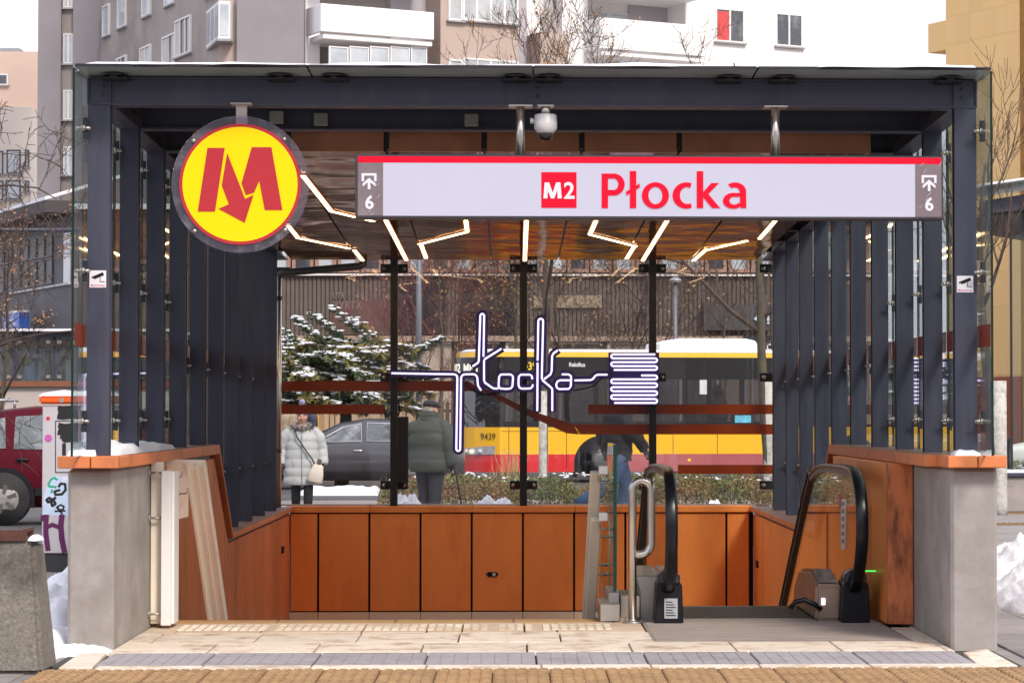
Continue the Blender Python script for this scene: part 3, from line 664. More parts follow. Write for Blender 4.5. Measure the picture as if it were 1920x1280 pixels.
for px in(976,1453.5):
    a=W(px,196,17.32); q=MB(); q.cyl((a.x,17.32,z1-.01),(a.x,17.32,3.668),.029,18); q.box(a.x-.08,a.x+.08,17.25,17.4,3.657,3.665); part('hanger_tube',q,STAINL,ns)
# --- security camera
c=W(1023,197,17.3)
sc_=thing('security_camera','white dome security camera on a short steel tube under the beam','security camera',(c.x,17.3,3.66))
z=lambda y: W(1023,y,17.3).z
q=MB(); q.cyl((c.x,17.3,z(217)),(c.x,17.3,3.668),.030,16); q.box(c.x-.055,c.x+.055,17.25,17.38,3.657,3.665); part('mount_tube',q,STAINL,sc_)
q=MB(); q.tube([(c.x,17.3,z(215)),(c.x,17.3,z(217)),(c.x,17.3,z(228)),(c.x,17.3,z(229)),(c.x,17.3,z(241)),(c.x,17.3,z(250)),(c.x,17.3,z(251))],[.070,.076,.077,.079,.078,.055,.05],28); part('camera_housing',q,mat('camera_white',(.62,.62,.64),.4),sc_)
q=MB(); q.ell((c.x,17.3,z(250)),.055,.055,.055,20,12); part('dome_cover',q,mat('smoked_dome',(.02,.02,.024),.08,0,.1,3,spec=.8),sc_)
q=MB(); a=W(994,227,17.3); q.cyl((a.x,17.3,a.z),(c.x-.07,17.3,a.z),.013,10); q.cyl((a.x,17.3,a.z),(a.x+.022,17.3,a.z),.02,10); part('cable_gland',q,mat('camera_white',(.62,.62,.64)),sc_)
# --- monitoring stickers
for (xa,ya,xb,yb),lab in(((168,507,199,539),'white camera warning sticker on the left front column'),((1794,517,1825,548),'white camera warning sticker on the right front column')):
    Y=17.348; a,b=W(xa,ya,Y),W(xb,yb,Y); st=thing('warning_sticker',lab,'sticker',((a.x+b.x)/2,Y,b.z))
    w=b.x-a.x; h=a.z-b.z
    q=MB(); q.box(a.x,b.x,Y-.0015,Y+.0005,b.z,a.z); part('sticker_sheet',q,mat('sticker_white',(.78,.74,.80),.4),st)
    P=lambda u,v: Vector((a.x+w*u,Y-.0028,a.z-h*v))
    q=MB(); q.prism([P(*t) for t in((.12,.38),(.80,.10),(.88,.28),(.30,.52),(.22,.44),(.15,.48))],(0,.001,0)); q.prism([P(*t) for t in((.62,.42),(.66,.40),(.66,.64),(.92,.64),(.92,.68),(.62,.68))],(0,.001,0)); part('camera_icon',q,BLACK,st)
    q=MB(); put_text(q,'Monitoring',P(.08,.92),UX,UZ,h*.10,w*.84,.015); part('lettering',q,mat('sticker_red',(.55,.05,.10),.5),st)
# --- neon artwork
YN=30.72
nz=lambda x,y,d=0: W(720+x/3.556,570+y/3.556,YN-d)
neon=thing('neon_sign','white neon tube lettering spelling the station name on dark boards in the back glazing','neon sign',nz(1000,720))
NEON=emis('neon_tube',(.78,.70,1.0),1.0); NBOARD=mat('neon_board_glow',(.026,.016,.10),.35,0,.1,5)  # violet glow of the tubes mixed into the dark board colour
def arc(c,r,a0,a1,n=7): return [(c[0]+r*math.cos(math.radians(a0+(a1-a0)*i/n)),c[1]-r*math.sin(math.radians(a0+(a1-a0)*i/n))) for i in range(n+1)]
paths=[
 [(50,460),(300,465),(462,467),(478,470),(487,480),(489,495),(482,960)]+arc((495,965),13,180,360,6)+[(508,960),(514,500),(516,482),(528,470),(545,467),(600,467),(614,474),(622,490),(626,538),(632,552),(648,575)],
 [(590,415),(625,392),(632,380),(642,80)]+arc((655,78),13,180,0,6)+[(668,82),(663,350)],
 [(783,297),(672,366),(667,378),(667,505),(672,522),(720,556),(732,562),(762,562)],
 [(815,565),(776,562),(765,550),(764,530),(768,482),(778,469),(842,468),(858,478),(860,495),(856,548),(846,561),(815,566)],
 [(989,500),(985,478),(972,470),(912,470),(900,480),(897,500),(897,540),(905,558),(920,563),(975,562),(988,552),(993,535)],
 [(1022,712),(1024,390)],[(1024,376),(1029,118)]+arc((1045,113),16,180,0,6)+[(1061,120),(1052,490),(1058,508),(1106,548),(1120,562),(1122,575),(1122,712)],
 [(1158,308),(1130,328),(1121,345),(1118,445),(1110,468),(1068,500)],
 [(1185,468),(1230,468),(1246,478),(1248,495),(1245,548),(1232,565),(1168,566),(1152,556),(1148,535),(1156,516),(1172,507),(1240,507)],
 [(1270,508),(1378,506),(1394,498),(1408,478),(1424,470),(1490,470)]]
L_,R__=1528,1808
def coil(rows,start,end):
    p=[start]
    for i,y in enumerate(rows):
        if i==len(rows)-1: p.append(end); break
        left=(i%2==coil.first); y2=rows[i+1]; r=(y2-y)/2
        c=(L_,(y+y2)/2) if left else (R__,(y+y2)/2)
        p+=arc(c,r,90,270,6) if left else arc(c,r,90,-90,6)
    return p
coil.first=0; paths.append(coil([335,361,387,413,438],(1808,335),(1532,438)))
coil.first=1; paths.append(coil([475,501,527,553,580,606,632,658],(1715,475),(1535,658)))
seg=0
bd=MB()
def board(p,r,k):
    pts=[nz(*q,0) for q in p]
    for a,b in zip(pts[:-1],pts[1:]):
        d=b-a
        if d.length<.004: continue
        dy=.0004*(k[0]%23); k[0]+=1; d=d.normalized(); n=Vector((-d.z,0,d.x))*r
        bd.prism([Vector((v.x,YN+.03+dy,v.z)) for v in (a-n-d*r*.3,b-n+d*r*.3,b+n+d*r*.3,a+n-d*r*.3)],(0,.02,0))
k=[0]
for i,p in enumerate(paths[:-2]): board(p,.046 if i else .043,k)
q0,q1=nz(1500,320),nz(1828,672)
for a,b in(((1497,322),(1836,452)),((1500,452),(1836,672))):
    a=nz(*a);b=nz(*b); k[0]+=1; bd.box(a.x,b.x,YN+.031+.0004*(k[0]%23),YN+.05,b.z,a.z)
part('backing_board',bd,NBOARD,neon,label='dark backing boards in violet tube glow that follow the letters')
for p in paths:
    q=MB(); q.tube([nz(*c,0) for c in p],.0112,8); part('neon_tube',q,NEON,neon)
for c0 in([(545,530),(580,570),(640,600),(700,605),(760,592),(800,575)],[(1262,575),(1340,562),(1400,545),(1440,505),(1445,480)],[(150,490),(250,496),(340,492),(400,478)],[(560,545),(620,590),(690,600),(750,585)]):
    q=MB(); q.tube([nz(*c,-.06) for c in c0],.009,6); part('hanging_cable',q,BLACK,neon)
# ================================================================== stair handrails
# left : cream channel frame with a white post
lh=thing('stair_handrail','cream channel handrail with a white front post on the left stair wall','handrail',(-2.55,19.5,0))
A=lambda px,py,Y: W(px,py,Y)
q=MB(); a,b=A(303,882,19.0),A(320,1172,19.0); q.box(a.x,b.x,18.98,19.05,b.z,a.z); part('white_post',q,WHITE,lh,bevel=.004)
q=MB(); a,b=A(320,884,19.05),A(324,1168,19.06); q.box(a.x,b.x+.01,19.05,19.3,b.z,a.z); part('post_return',q,WHITE,lh)
# cream frame: wall leg, top panel, sloped channel
q=MB(); a,b=A(290,866,19.1),A(304,1168,19.1); q.box(-2.685,b.x,19.07,19.17,b.z,a.z); part('wall_leg',q,CREAM,lh,bevel=.004)
top=[(291,866),(330,861),(386,862),(391,905),(352,905),(352,880),(322,884),(322,975),(291,980)]
q=MB(); q.prism([A(x,y,20.0) for x,y in((291,867),(330,861),(384,862),(388,880),(352,882),(352,968),(322,976),(303,980),(291,980))],(0,.05,0)); part('top_panel',q,CREAM,lh)
def chan(p0,p1,w,name,mt,par,lip=.03):
    p0,p1=Vector(p0),Vector(p1); d=(p1-p0).normalized(); s=Vector((1,0,0)); u=s.cross(d)
    q=MB(); q.beam(p0,p1,w,.02); 
    for t in(-1,1): q.beam(p0+s*t*(w/2-.012)-u*.03*0+Vector((0,-.02,.018)),p1+s*t*(w/2-.012)+Vector((0,-.02,.018)),.024,.04)
    q.beam(p0+Vector((0,-.012,.012)),p1+Vector((0,-.012,.012)),.03,.02)
    return part(name,q,mt,par,bevel=.003)
p0=A(367,872,20.0); p1=A(412,1190,20.5); chan(p0,p1,.155,'sloped_channel',CREAM,lh)
for x,y,Y in((326,894,19.6),(336,925,19.9),(382,1046,20.4),(402,1130,20.7)):
    c=A(x,y,Y); q=MB(); q.tube([c,c+Vector((.05,-.02,0)),c+Vector((.065,-.02,.012)),c+Vector((.07,-.02,.045))],.006,6); q.cyl(c+Vector((0,-.012,-.02)),c+Vector((0,-.012,.02)),.008,6); part('rail_hook',q,STAINM,lh)
for y in(886,971,1151):
    a,b=A(276,y,18.2),A(303,y,19.0); 
    q=MB(); q.cyl((-2.69,19.02,b.z),(b.x,19.02,b.z),.008,8); q.cyl((-2.69,19.02,b.z),(-2.682,19.02,b.z),.03,10); part('wall_bracket',q,STAINM,lh)
# middle : balustrade between stairs and escalator
mb_=thing('glass_balustrade','green edged glass balustrade with beige sloping handrails between stairs and escalator','balustrade',(.78,19.6,0))
GX=W(1153,1000,19.8).x
q=MB(); pts=[Vector((GX-.014,19.8,.10)),Vector((GX-.014,19.8,W(1153,833,19.8).z)),Vector((GX-.014,20.9,W(1153,833,19.8).z)),Vector((GX-.014,25.5,-1.5)),Vector((GX-.014,25.5,-2.9))]
vs=pts+[p+Vector((.028,0,0)) for p in pts]; q.add(vs,[(0,1,2,3,4),(9,8,7,6,5)],0); q.add(vs,[(0,5,6,1),(1,6,7,2),(2,7,8,3),(3,8,9,4),(4,9,5,0)],1); part('glass_panel',q,[glass('balustrade_glass',(.84,.95,.91),.03),mat('balustrade_edge',(.004,.085,.06),.2,0,.2,5)],mb_)
for y0,Y0 in((880,20.0),(967,20.0)):
    p0=A(1117,y0+4,Y0); p1=p0+Vector((-.05,.75,-1.3)); p0=p0+Vector((.0,0,0))
    q=MB(); q.beam(p0,p1,.085,.05); part('sloped_handrail',q,BEIGE,mb_,bevel=.008)
    c=A(1131,y0+1,Y0-.08); q=MB(); q.box(c.x-.034,c.x+.034,Y0-.14,Y0-.02,c.z-.032,c.z+.032); part('rail_end_block',q,WHITE,mb_,bevel=.006)
    for k,(dx,dy) in enumerate(((0,24),(0,38))):
        a=A(1120,y0+dy-14,Y0+.15*k); b=A(1126,y0+dy,Y0+.15*k); e=A(1150,y0+dy,Y0+.15*k)
        q=MB(); q.tube([a,a.lerp(b,.6)+Vector((0,0,-.02)),b,e],.009,8); q.cyl(e-Vector((.028,0,.014)),e-Vector((.028,0,-.014)),.014,8); part('rail_bracket',q,mat('bracket_brass',(.42,.36,.30),.35,.9),mb_)
for y0,Y0 in((1058,21.4),(1140,22.6)):
    for k in(0,1):
        a=A(1112,y0-16+k*3,Y0); b=A(1118,y0+k*18,Y0); e=A(1146,y0+k*18,Y0)
        q=MB(); q.tube([a,b+Vector((-.02,0,.02)),b,e],.009,8); q.cyl(e-Vector((.06,0,.014)),e-Vector((.06,0,-.014)),.013,8); part('rail_bracket',q,mat('bracket_brass',(.42,.36,.30)),mb_)
for x,yt in((1128,1080),(1142,940)):
    a=A(x,yt,20.4); q=MB(); q.cyl((a.x,20.4,a.z-.9),(a.x,20.4,a.z+.05),.005,6); part('tension_rod',q,STAINM,mb_)
q=MB(); a,b=A(1140,1108,19.75),A(1161,1150,19.75); q.box(a.x,b.x,19.7,20.4,b.z,a.z); q2=A(1124,1129,19.6);q3=A(1163,1172,19.45); q.box(q2.x,q3.x,19.45,20.1,.003,q2.z); part('steel_base',q,STAINM,mb_,bevel=.006)
q=MB(); a,b=A(1163,1118,19.85),A(1199,1160,19.85); q.box(a.x+.002,b.x,19.85,20.6,.002,a.z); part('side_plinth',q,mat('pale_plinth',(.85,.70,.59)),mb_,bevel=.004)
# steel loop
lp=thing('loop_handrail','stainless steel loop handrail beside the escalator','handrail',W(1186,1168,19.35)); Yl=19.35
pts=[A(1186,1168,Yl),A(1186,918,Yl)]
cc=A(1203.5,918,Yl); r=cc.x-A(1186,918,Yl).x
pts+=[cc+Vector((-r*math.cos(t),0,r*math.sin(t))) for t in [math.pi*i/12 for i in range(1,12)]]
e=A(1221,1018,Yl); pts+=[A(1221,918,Yl),e]; r2=.085
pts+=[e+Vector((-r2+r2*math.cos(t),0,-r2*math.sin(t))) for t in [math.pi/2*i/6 for i in range(1,7)]]
pts.append(Vector((A(1186,1040,Yl).x+.02,Yl,pts[-1].z)))
q=MB(); q.tube(pts,.031,16); part('loop_tube',q,STAINL,lp)
q=MB(); a=A(1186,1168,Yl); q.cyl((a.x,Yl,-.001),(a.x,Yl,.014),.075,24); q.cyl((a.x,Yl,.012),(a.x,Yl,.03),.038,16); part('base_flange',q,STAINM,lp,bevel=.002)
# ================================================================== escalator
ec=thing('escalator','descending escalator with black rubber handrails and glass sides','escalator',(1.9,19.6,0))
part('step_band',es,mat('step_metal',(.16,.15,.14),.45,.6,.2,6),ec)
def balus(xc,lab,outer):
    s=1 if outer else -1
    path=[(19.42,.20),(19.15,.33),(18.95,.52),(18.87,.72),(18.92,.93),(19.08,1.07),(19.35,1.145),(19.8,1.16),(20.6,1.155),(21.4,1.13),(21.95,1.05),(22.45,.87),(26.5,-1.42)]
    # resample the corner parts
    pp=[]
    n=len(path)
    for i in range(n-1):
        p_=[path[max(i-1,0)],path[i],path[i+1],path[min(i+2,n-1)]]
        for t in (0,.33,.66):
            pp.append(tuple(.5*((2*p_[1][k])+(-p_[0][k]+p_[2][k])*t+(2*p_[0][k]-5*p_[1][k]+4*p_[2][k]-p_[3][k])*t*t+(-p_[0][k]+3*p_[1][k]-3*p_[2][k]+p_[3][k])*t**3) for k in(0,1)))
    pp.append(path[-1])
    rings=[]
    for i,(y,z) in enumerate(pp):
        a=pp[max(i-1,0)];b=pp[min(i+1,len(pp)-1)]; d=Vector((0,b[0]-a[0],b[1]-a[1])).normalized(); nrm=Vector((0,-d.z,d.y))
        if nrm.z<0 and i>14: nrm=-nrm
        c=Vector((xc,y,z)); rg=[]
        for u,v in((-.042,-.012),(-.046,0),(-.040,.014),(-.02,.02),(.02,.02),(.040,.014),(.046,0),(.042,-.012)):
            rg.append(c+Vector((u,0,0))+nrm*v)
        rings.append(rg)
    q=MB(); q.loft(rings); part('handrail',q,RUBBER,ec)
    # guide profile just inside
    r2=[]
    for i,(y,z) in enumerate(pp):
        a=pp[max(i-1,0)];b=pp[min(i+1,len(pp)-1)]; d=Vector((0,b[0]-a[0],b[1]-a[1])).normalized(); nrm=Vector((0,-d.z,d.y)); c=Vector((xc,y,z))
        r2.append([c+Vector((u,0,0))+nrm*v for u,v in((-.03,-.014),(.03,-.014),(.03,-.05),(-.03,-.05))])
    q=MB(); q.loft(r2,sm=False); part('guide_rail',q,mat('guide_bronze',(.20,.16,.13),.35,.8),ec)
    # glass
    ins=[(y,z) for y,z in pp[6:]]
    ctr=[]
    for i,(y,z) in enumerate(pp[5:]):
        j=i+5; a=pp[max(j-1,0)];b=pp[min(j+1,len(pp)-1)]; d=Vector((0,b[0]-a[0],b[1]-a[1])).normalized(); nrm=Vector((0,-d.z,d.y)); ctr.append(Vector((xc-.005,y,z))-nrm*.045)
    poly=ctr+[Vector((xc-.005,26.5,-2.2)),Vector((xc-.005,21.6,.12)),Vector((xc-.005,19.3,.25))]
    q=MB(); q.prism(poly,(.01,0,0)); part('glass_side',q,glass('escalator_glass',(.93,.95,.93),.05,0,.03,(.5,.5,.5)),ec)
    # newel base : black front cap + bevelled stainless skirt
    q=MB(); x0,x1=xc-.085,xc+.095
    q.prism([Vector((xc-.10,19.3,.002)),Vector((xc+.115,19.3,.002)),Vector((xc+.105,19.3,.29)),Vector((xc+.075,19.3,.325)),Vector((xc-.06,19.3,.325)),Vector((xc-.085,19.3,.29))],(0,.35,0)); part('newel_cap',q,BLACK,ec,bevel=.008)
    q=MB(); q.prism([Vector((xc-.075,19.28,.30)),Vector((xc+.085,19.28,.30)),Vector((xc+.09,19.3,.36)),Vector((xc+.04,19.3,.40)),Vector((xc-.03,19.3,.40)),Vector((xc-.08,19.3,.36))],(0,.2,0)); part('rail_boot',q,RUBBER,ec,bevel=.008)
    return pp
XL=W(1253,1160,19.3).x; XR=W(1603,1160,19.3).x
balus(XL,'',False); balus(XR,'',True)
q=MB(); a=W(1234,1162,19.28); q.box(XL-.03,XL+.07,19.288,19.3,.04,.19); o=part('data_plate',q,mat('plate_grey',(.42,.44,.47),.4),ec)
for i in range(6):
    m=MB(); m.box(XL-.02,XL+.055-.012*(i%3),19.2865,19.288,.06+i*.02,.067+i*.02); part('print_line',m,BLACK,o)
# left inner skirt
q=MB(); P=[W(x,y,19.9) for x,y in((1190,1078),(1240,1078),(1240,1160),(1199,1160),(1199,1108))]
q.prism(P,(0,1.3,0)); part('skirt_panel',q,STAINM,ec,bevel=.01)
# right control box with display
q=MB(); xa=XR-.28; prof=[(19.45,.002),(19.45,.28),(19.9,.36),(20.6,.33),(20.95,.18),(21.05,.002)]
q.prism([Vector((xa,y,z)) for y,z in prof],(.20,0,0)); part('control_box',q,mat('control_bronze',(.36,.27,.22),.35,.7),ec,bevel=.025,seg=2)
q=MB(); q.prism([Vector((xa+.03,y,z)) for y,z in((19.5,.296),(19.9,.366),(20.5,.34),(20.5,.345),(19.9,.372),(19.5,.302))],(.14,0,0)); part('control_window',q,mat('control_glass',(.35,.32,.36),.1,.3,.5,14,(.08,.07,.12),.8,8),ec)
c=W(1544,1127,19.44); q=MB(); q.box(c.x-.013,c.x+.013,19.438,19.45,c.z-.025,c.z+.025); part('direction_light',q,emis('direction_white',(.95,.85,1),1.6),ec)
q=MB(); q.tube([W(x,y,19.43) for x,y in((1482,1140),(1490,1128),(1508,1124),(1530,1134),(1540,1142))],.02,8); part('brush_strip',q,RUBBER,ec)
for x0,x1 in((1593,1607),(1623,1642)):
    a,b=W(x0,1069,19.6),W(x1,1071,19.6); q=MB(); q.box(a.x,b.x,19.6,19.61,b.z,a.z); part('green_signal',q,emis('green_light',(.05,1,.08),1.3),ec)
# inspection label on the glass
def quadpoly(pts,off=(-.002,0,0)): 
    m=MB(); m.prism(pts,off); return m
gl_=lambda px,py: PLN(px,py,(XR-.008,0,0),(1,0,0))
q=quadpoly([gl_(1577,935),gl_(1586,935),gl_(1585,1029),gl_(1577,1029)]); o=part('glass_sticker',q,mat('sticker_white',(.7,.68,.7),.4),ec)
q=quadpoly([gl_(1573.5,926),gl_(1577.5,928),gl_(1577.5,954),gl_(1573.5,952)]); part('red_sticker',q,mat('sticker_red2',(.55,.04,.06),.4),ec)
for k in range(6):
    q=quadpoly([gl_(1579,940+k*14),gl_(1583.5,940+k*14),gl_(1583.5,948+k*14),gl_(1579,948+k*14)],(-.001,0,0)); 
    for v in range(len(q.v)): q.v[v]=(q.v[v][0]-.003,)+q.v[v][1:]
    part('sticker_mark',q,mat('mark_grey',(.25,.24,.26),.5),o)
def mound(name,pl,h,label,sc=4,n=46,gr=None,z=-.03):
    """irregular heap inside an ellipse (cx,cy,rx,ry)"""
    cx,cy,rx,ry=pl; vs=[];fs=[]
    for i in range(n+1):
        r=i/n
        for j in range(n*2):
            t=2*math.pi*j/(n*2); w=1+.28*mnoise.noise(Vector((math.cos(t)*1.7+cx,math.sin(t)*1.7+cy,2)))
            x=cx+rx*r*w*math.cos(t); y=cy+ry*r*w*math.sin(t)
            e=(1-r**2)**.7 if r<1 else 0
            zz=z+h*e*(.6+.8*(mnoise.noise(Vector((x*sc,y*sc,0)))*.5+.5)+.10*mnoise.noise(Vector((x*sc*3,y*sc*3,5)))+.05*mnoise.noise(Vector((x*sc*6,y*sc*6,15))))
            vs.append((x,y,max(z-.01,zz)))
    m_=n*2
    for i in range(n):
        for j in range(m_): fs.append((i*m_+j,i*m_+(j+1)%m_,(i+1)*m_+(j+1)%m_,(i+1)*m_+j))
    m=MB(); m.add(vs,fs,0,True); return solo(name,m,SNOW,label,'snow pile')
# ================================================================== street clutter at the sides
# concrete block left with a rusty tray
kb=thing('concrete_block','rough weathered concrete block with a rusty tray on top at the left edge','concrete block',G(20,1250))
q=MB(); fy=15.95
a=W(-180,1256,fy); b=W(81,1254,fy); tl_=W(-170,1012,fy+.10); tr_=W(64,1014,fy+.10)
vs=[(a.x,fy,-.03),(b.x,fy,-.03),(b.x,fy+.5,-.03),(a.x,fy+.5,-.03),(tl_.x,fy+.12,tl_.z),(tr_.x,fy+.12,tr_.z),(tr_.x,fy+.42,tr_.z),(tl_.x,fy+.42,tl_.z)]
q.add(vs,[(0,3,2,1),(4,5,6,7),(0,1,5,4),(1,2,6,5),(2,3,7,6),(3,0,4,7)]); part('block_body',q,CONCR,kb,bevel=.03,seg=2)
mound('snow_patch',(W(80,1014,16.2).x-.04,16.2,.05,.14),.03,'thin icy snow on the top corner of the concrete block',12,20,z=tr_.z)
ty=thing('metal_tray','rusty brown metal tray lying on the concrete block','tray',W(20,1012,16.3))
a,b=W(-140,1014,16.1),W(50,1014,16.1); z=tr_.z
q=MB(); q.box(a.x,b.x,16.08,16.34,z+.0,z+.02); q.box(a.x,b.x,16.08,16.10,z+.02,z+.055); q.box(a.x,b.x,16.32,16.34,z+.02,z+.055); q.box(b.x-.02,b.x+.0,16.08,16.34,z+.055,z+.075); part('tray_body',q,mat('rust_brown',(.085,.03,.02),.7,0,.3,12),ty)
q=MB(); c=W(2,998,16.35); q.ell((c.x-.06,16.22,z+.055),.075,.06,.035,14,8); solo('orange_lamp',q,mat('amber_plastic',(.75,.25,.02),.3),'amber plastic lump lying in the rusty tray','warning lamp')
# utility cabinet
uc=thing('utility_cabinet','grey utility cabinet with an orange lid and graffiti behind the left pier','utility cabinet',G(145,1064)); Yc=26.1
CAB=mat('cabinet_grey',(.52,.51,.55),.5,0,.05,3,(.40,.38,.42),.4,2)
a,b=W(78,1062,Yc),W(212,760,Yc)
q=MB(); q.box(a.x,b.x,Yc,Yc+.45,.16,b.z); part('cabinet_body',q,CAB,uc,bevel=.008)
q=MB(); q.box(a.x+.02,b.x-.02,Yc+.02,Yc+.43,-.03,.16); part('cabinet_base',q,mat('base_dark',(.035,.037,.045),.7),uc)
a2,b2=W(74,757,Yc),W(216,741,Yc); q=MB(); q.box(a2.x,b2.x,Yc-.04,Yc+.49,a2.z,b2.z); part('cabinet_lid',q,mat('lid_orange',(.80,.12,.012),.4,0,.06,4),uc,bevel=.02,seg=2)
snow_sheet('cabinet_snow',a2.x,b2.x,Yc-.03,Yc+.47,lambda x,y:b2.z-.002,.045,26,18,'small cap of snow on the orange cabinet lid',edge=.35)
C=lambda px,py,d=.003: W(px,py,Yc-d)
def stroke(pts,r,m,nm='graffiti_stroke',d=.004):
    q=MB()
    pts=[C(*p,d) for p in pts]
    for i,(u,v) in enumerate(zip(pts[:-1],pts[1:])):
        dd=(v-u); 
        if dd.length<1e-5: continue
        dd.normalize(); n=Vector((-dd.z,0,dd.x))*r; y=.0001*(i%7)
        q.prism([w+Vector((0,y,0)) for w in (u-n-dd*r*.4,v-n+dd*r*.4,v+n+dd*r*.4,u+n-dd*r*.4)],(0,.002,0))
    part(nm,q,m,uc)
INK=mat('ink_black',(.012,.012,.016),.6); PUR=mat('ink_purple',(.10,.008,.085),.6); GRN=mat('ink_green',(.03,.36,.24),.6)
stroke([(104,885),(104,789),(150,789)],.004,INK,'door_gap'); stroke([(104,885),(150,885)],.004,INK,'door_gap')
for y,s in((765,4),(771,5),(777,4),(781,3)): stroke([(106+s,y),(118,y+1),(140,y-1),(150,y)],.024,INK,d=.003+.0004*s)
for y,s in((797,5),(803,6),(810,4),(817,9),(822,14)): stroke([(106+s,y),(122,y+2),(140,y),(150,y+1)],.026,INK,d=.003+.0003*s)
stroke([(120,852),(120,832)],.018,INK,'door_handle',.006)
q=MB(); q.prism([C(x,y,.0025) for x,y in((83,926),(95,893),(124,893),(140,893),(140,966),(80,966))],(0,.002,0)); part('graffiti_patch',q,mat('patch_blue',(.52,.66,.86),.5,0,.15,8,(.75,.74,.82),.8,4),uc)
stroke([(107,899),(102,895),(96,898),(91,907),(92,911),(105,913)],.011,GRN); stroke([(98,918),(96,923)],.011,GRN)
stroke([(110,912),(114,906),(122,907),(123,918),(116,926),(104,927),(102,921),(112,918)],.013,INK); stroke([(104,932),(98,938),(90,941),(87,937),(92,933),(100,937),(104,944),(98,948),(96,941)],.014,INK)
stroke([(110,955),(108,949),(114,946),(120,949),(118,955),(111,955)],.009,INK); stroke([(103,958),(122,957)],.009,INK); stroke([(106,950),(117,963)],.009,INK)
stroke([(78,975),(80,966)],.018,PUR); stroke([(87,966),(86,980),(86,1000),(90,1030)],.026,PUR); stroke([(88,988),(98,983),(108,987),(114,990)],.02,PUR); stroke([(116,966),(114,985),(116,1010),(121,1034)],.028,PUR)
q=MB(); c=C(90.5,821,.004); q.cyl((c.x,c.y,c.z),(c.x,c.y+.003,c.z),.038,16,sm=False); part('pink_sticker',q,mat('ink_pink',(.55,.10,.42),.5,0,.3,60),uc)
q=MB(); c=C(90,784,.004); q.cyl((c.x,c.y,c.z),(c.x,c.y+.003,c.z),.02,9,sm=False); part('red_sticker',q,mat('ink_red',(.65,.02,.03),.5),uc)
q=MB(); c=W(115.5,750,Yc-.045); q.cyl((c.x,c.y,c.z),(c.x,c.y+.01,c.z),.025,16,sm=False); part('lid_lock',q,STAINM,uc)
# snow
snow_sheet('coping_snow',-3.0,-2.80,17.3,18.7,lambda x,y:1.296,.10,20,60,'lumpy snow on the left coping around the column feet',edge=.5,sc=3.2)
snow_sheet('coping_snow',-2.86,-2.70,17.55,20.6,lambda x,y:1.296,.07,14,70,'thin trail of snow along the left coping behind the first columns',edge=.6,sc=3)
snow_sheet('coping_snow',2.985,3.17,17.27,17.5,lambda x,y:1.296,.045,16,18,'small snow patch at the foot of the right front column',edge=.5,sc=6)
mound('snow_pile',(-3.26,17.6,.34,1.3),.14,'strip of snow between the concrete block and the left pier')
mound('snow_pile',(-3.36,20.3,.40,2.4),.42,'snow bank beside the outer face of the left wall',3)
mound('snow_pile',(-2.93,17.27,.33,.17),.07,'low snow drift at the foot of the left pier',8)
mound('snow_pile',(4.95,22.0,1.2,2.0),.52,'large heap of cleared snow on the paving at the right edge',4.5,110)
mound('snow_pile',(3.75,17.2,.25,.25),.03,'crumbs of snow on the paving outside the right pier',9,20)
# ================================================================== buildings
class Facade:
    def __init__(s,O,D,flip=False):
        s.O=Vector((O[0],O[1],0)); s.D=Vector((D[0],D[1],0)).normalized(); s.N=Vector((s.D.y,-s.D.x,0))
        if s.N.dot(Vector((0,0,0))-s.O)<0: s.N=-s.N
    def p(s,t,z,n=0): return s.O+s.D*t+s.N*n+Vector((0,0,z))
    def q(s,px,py):
        v=PLN(px,py,s.O,s.N); return (v-s.O).dot(s.D),v.z
    def box(s,mb,t0,t1,z0,z1,n0,n1,mi=0):
        return mb.obox(s.p((t0+t1)/2,(z0+z1)/2,(n0+n1)/2),s.D*(t1-t0)/2,s.N*(n1-n0)/2,Vector((0,0,(z1-z0)/2)),mi)
WFR=mat('window_frame_white',(.72,.72,.72),.5,0,.04,4); WGL=mat('window_dark_glass',(.05,.055,.065),.04,0,.4,.7,(.30,.32,.34),.6,.9,spec=.9)
WGP=mat('window_pale_glass',(.42,.46,.50),.06,0,.2,.8,(.62,.64,.66),.6,1.2,spec=.9); SILL=mat('window_sill_grey',(.30,.30,.31),.6)
rcurt=random.Random(31)
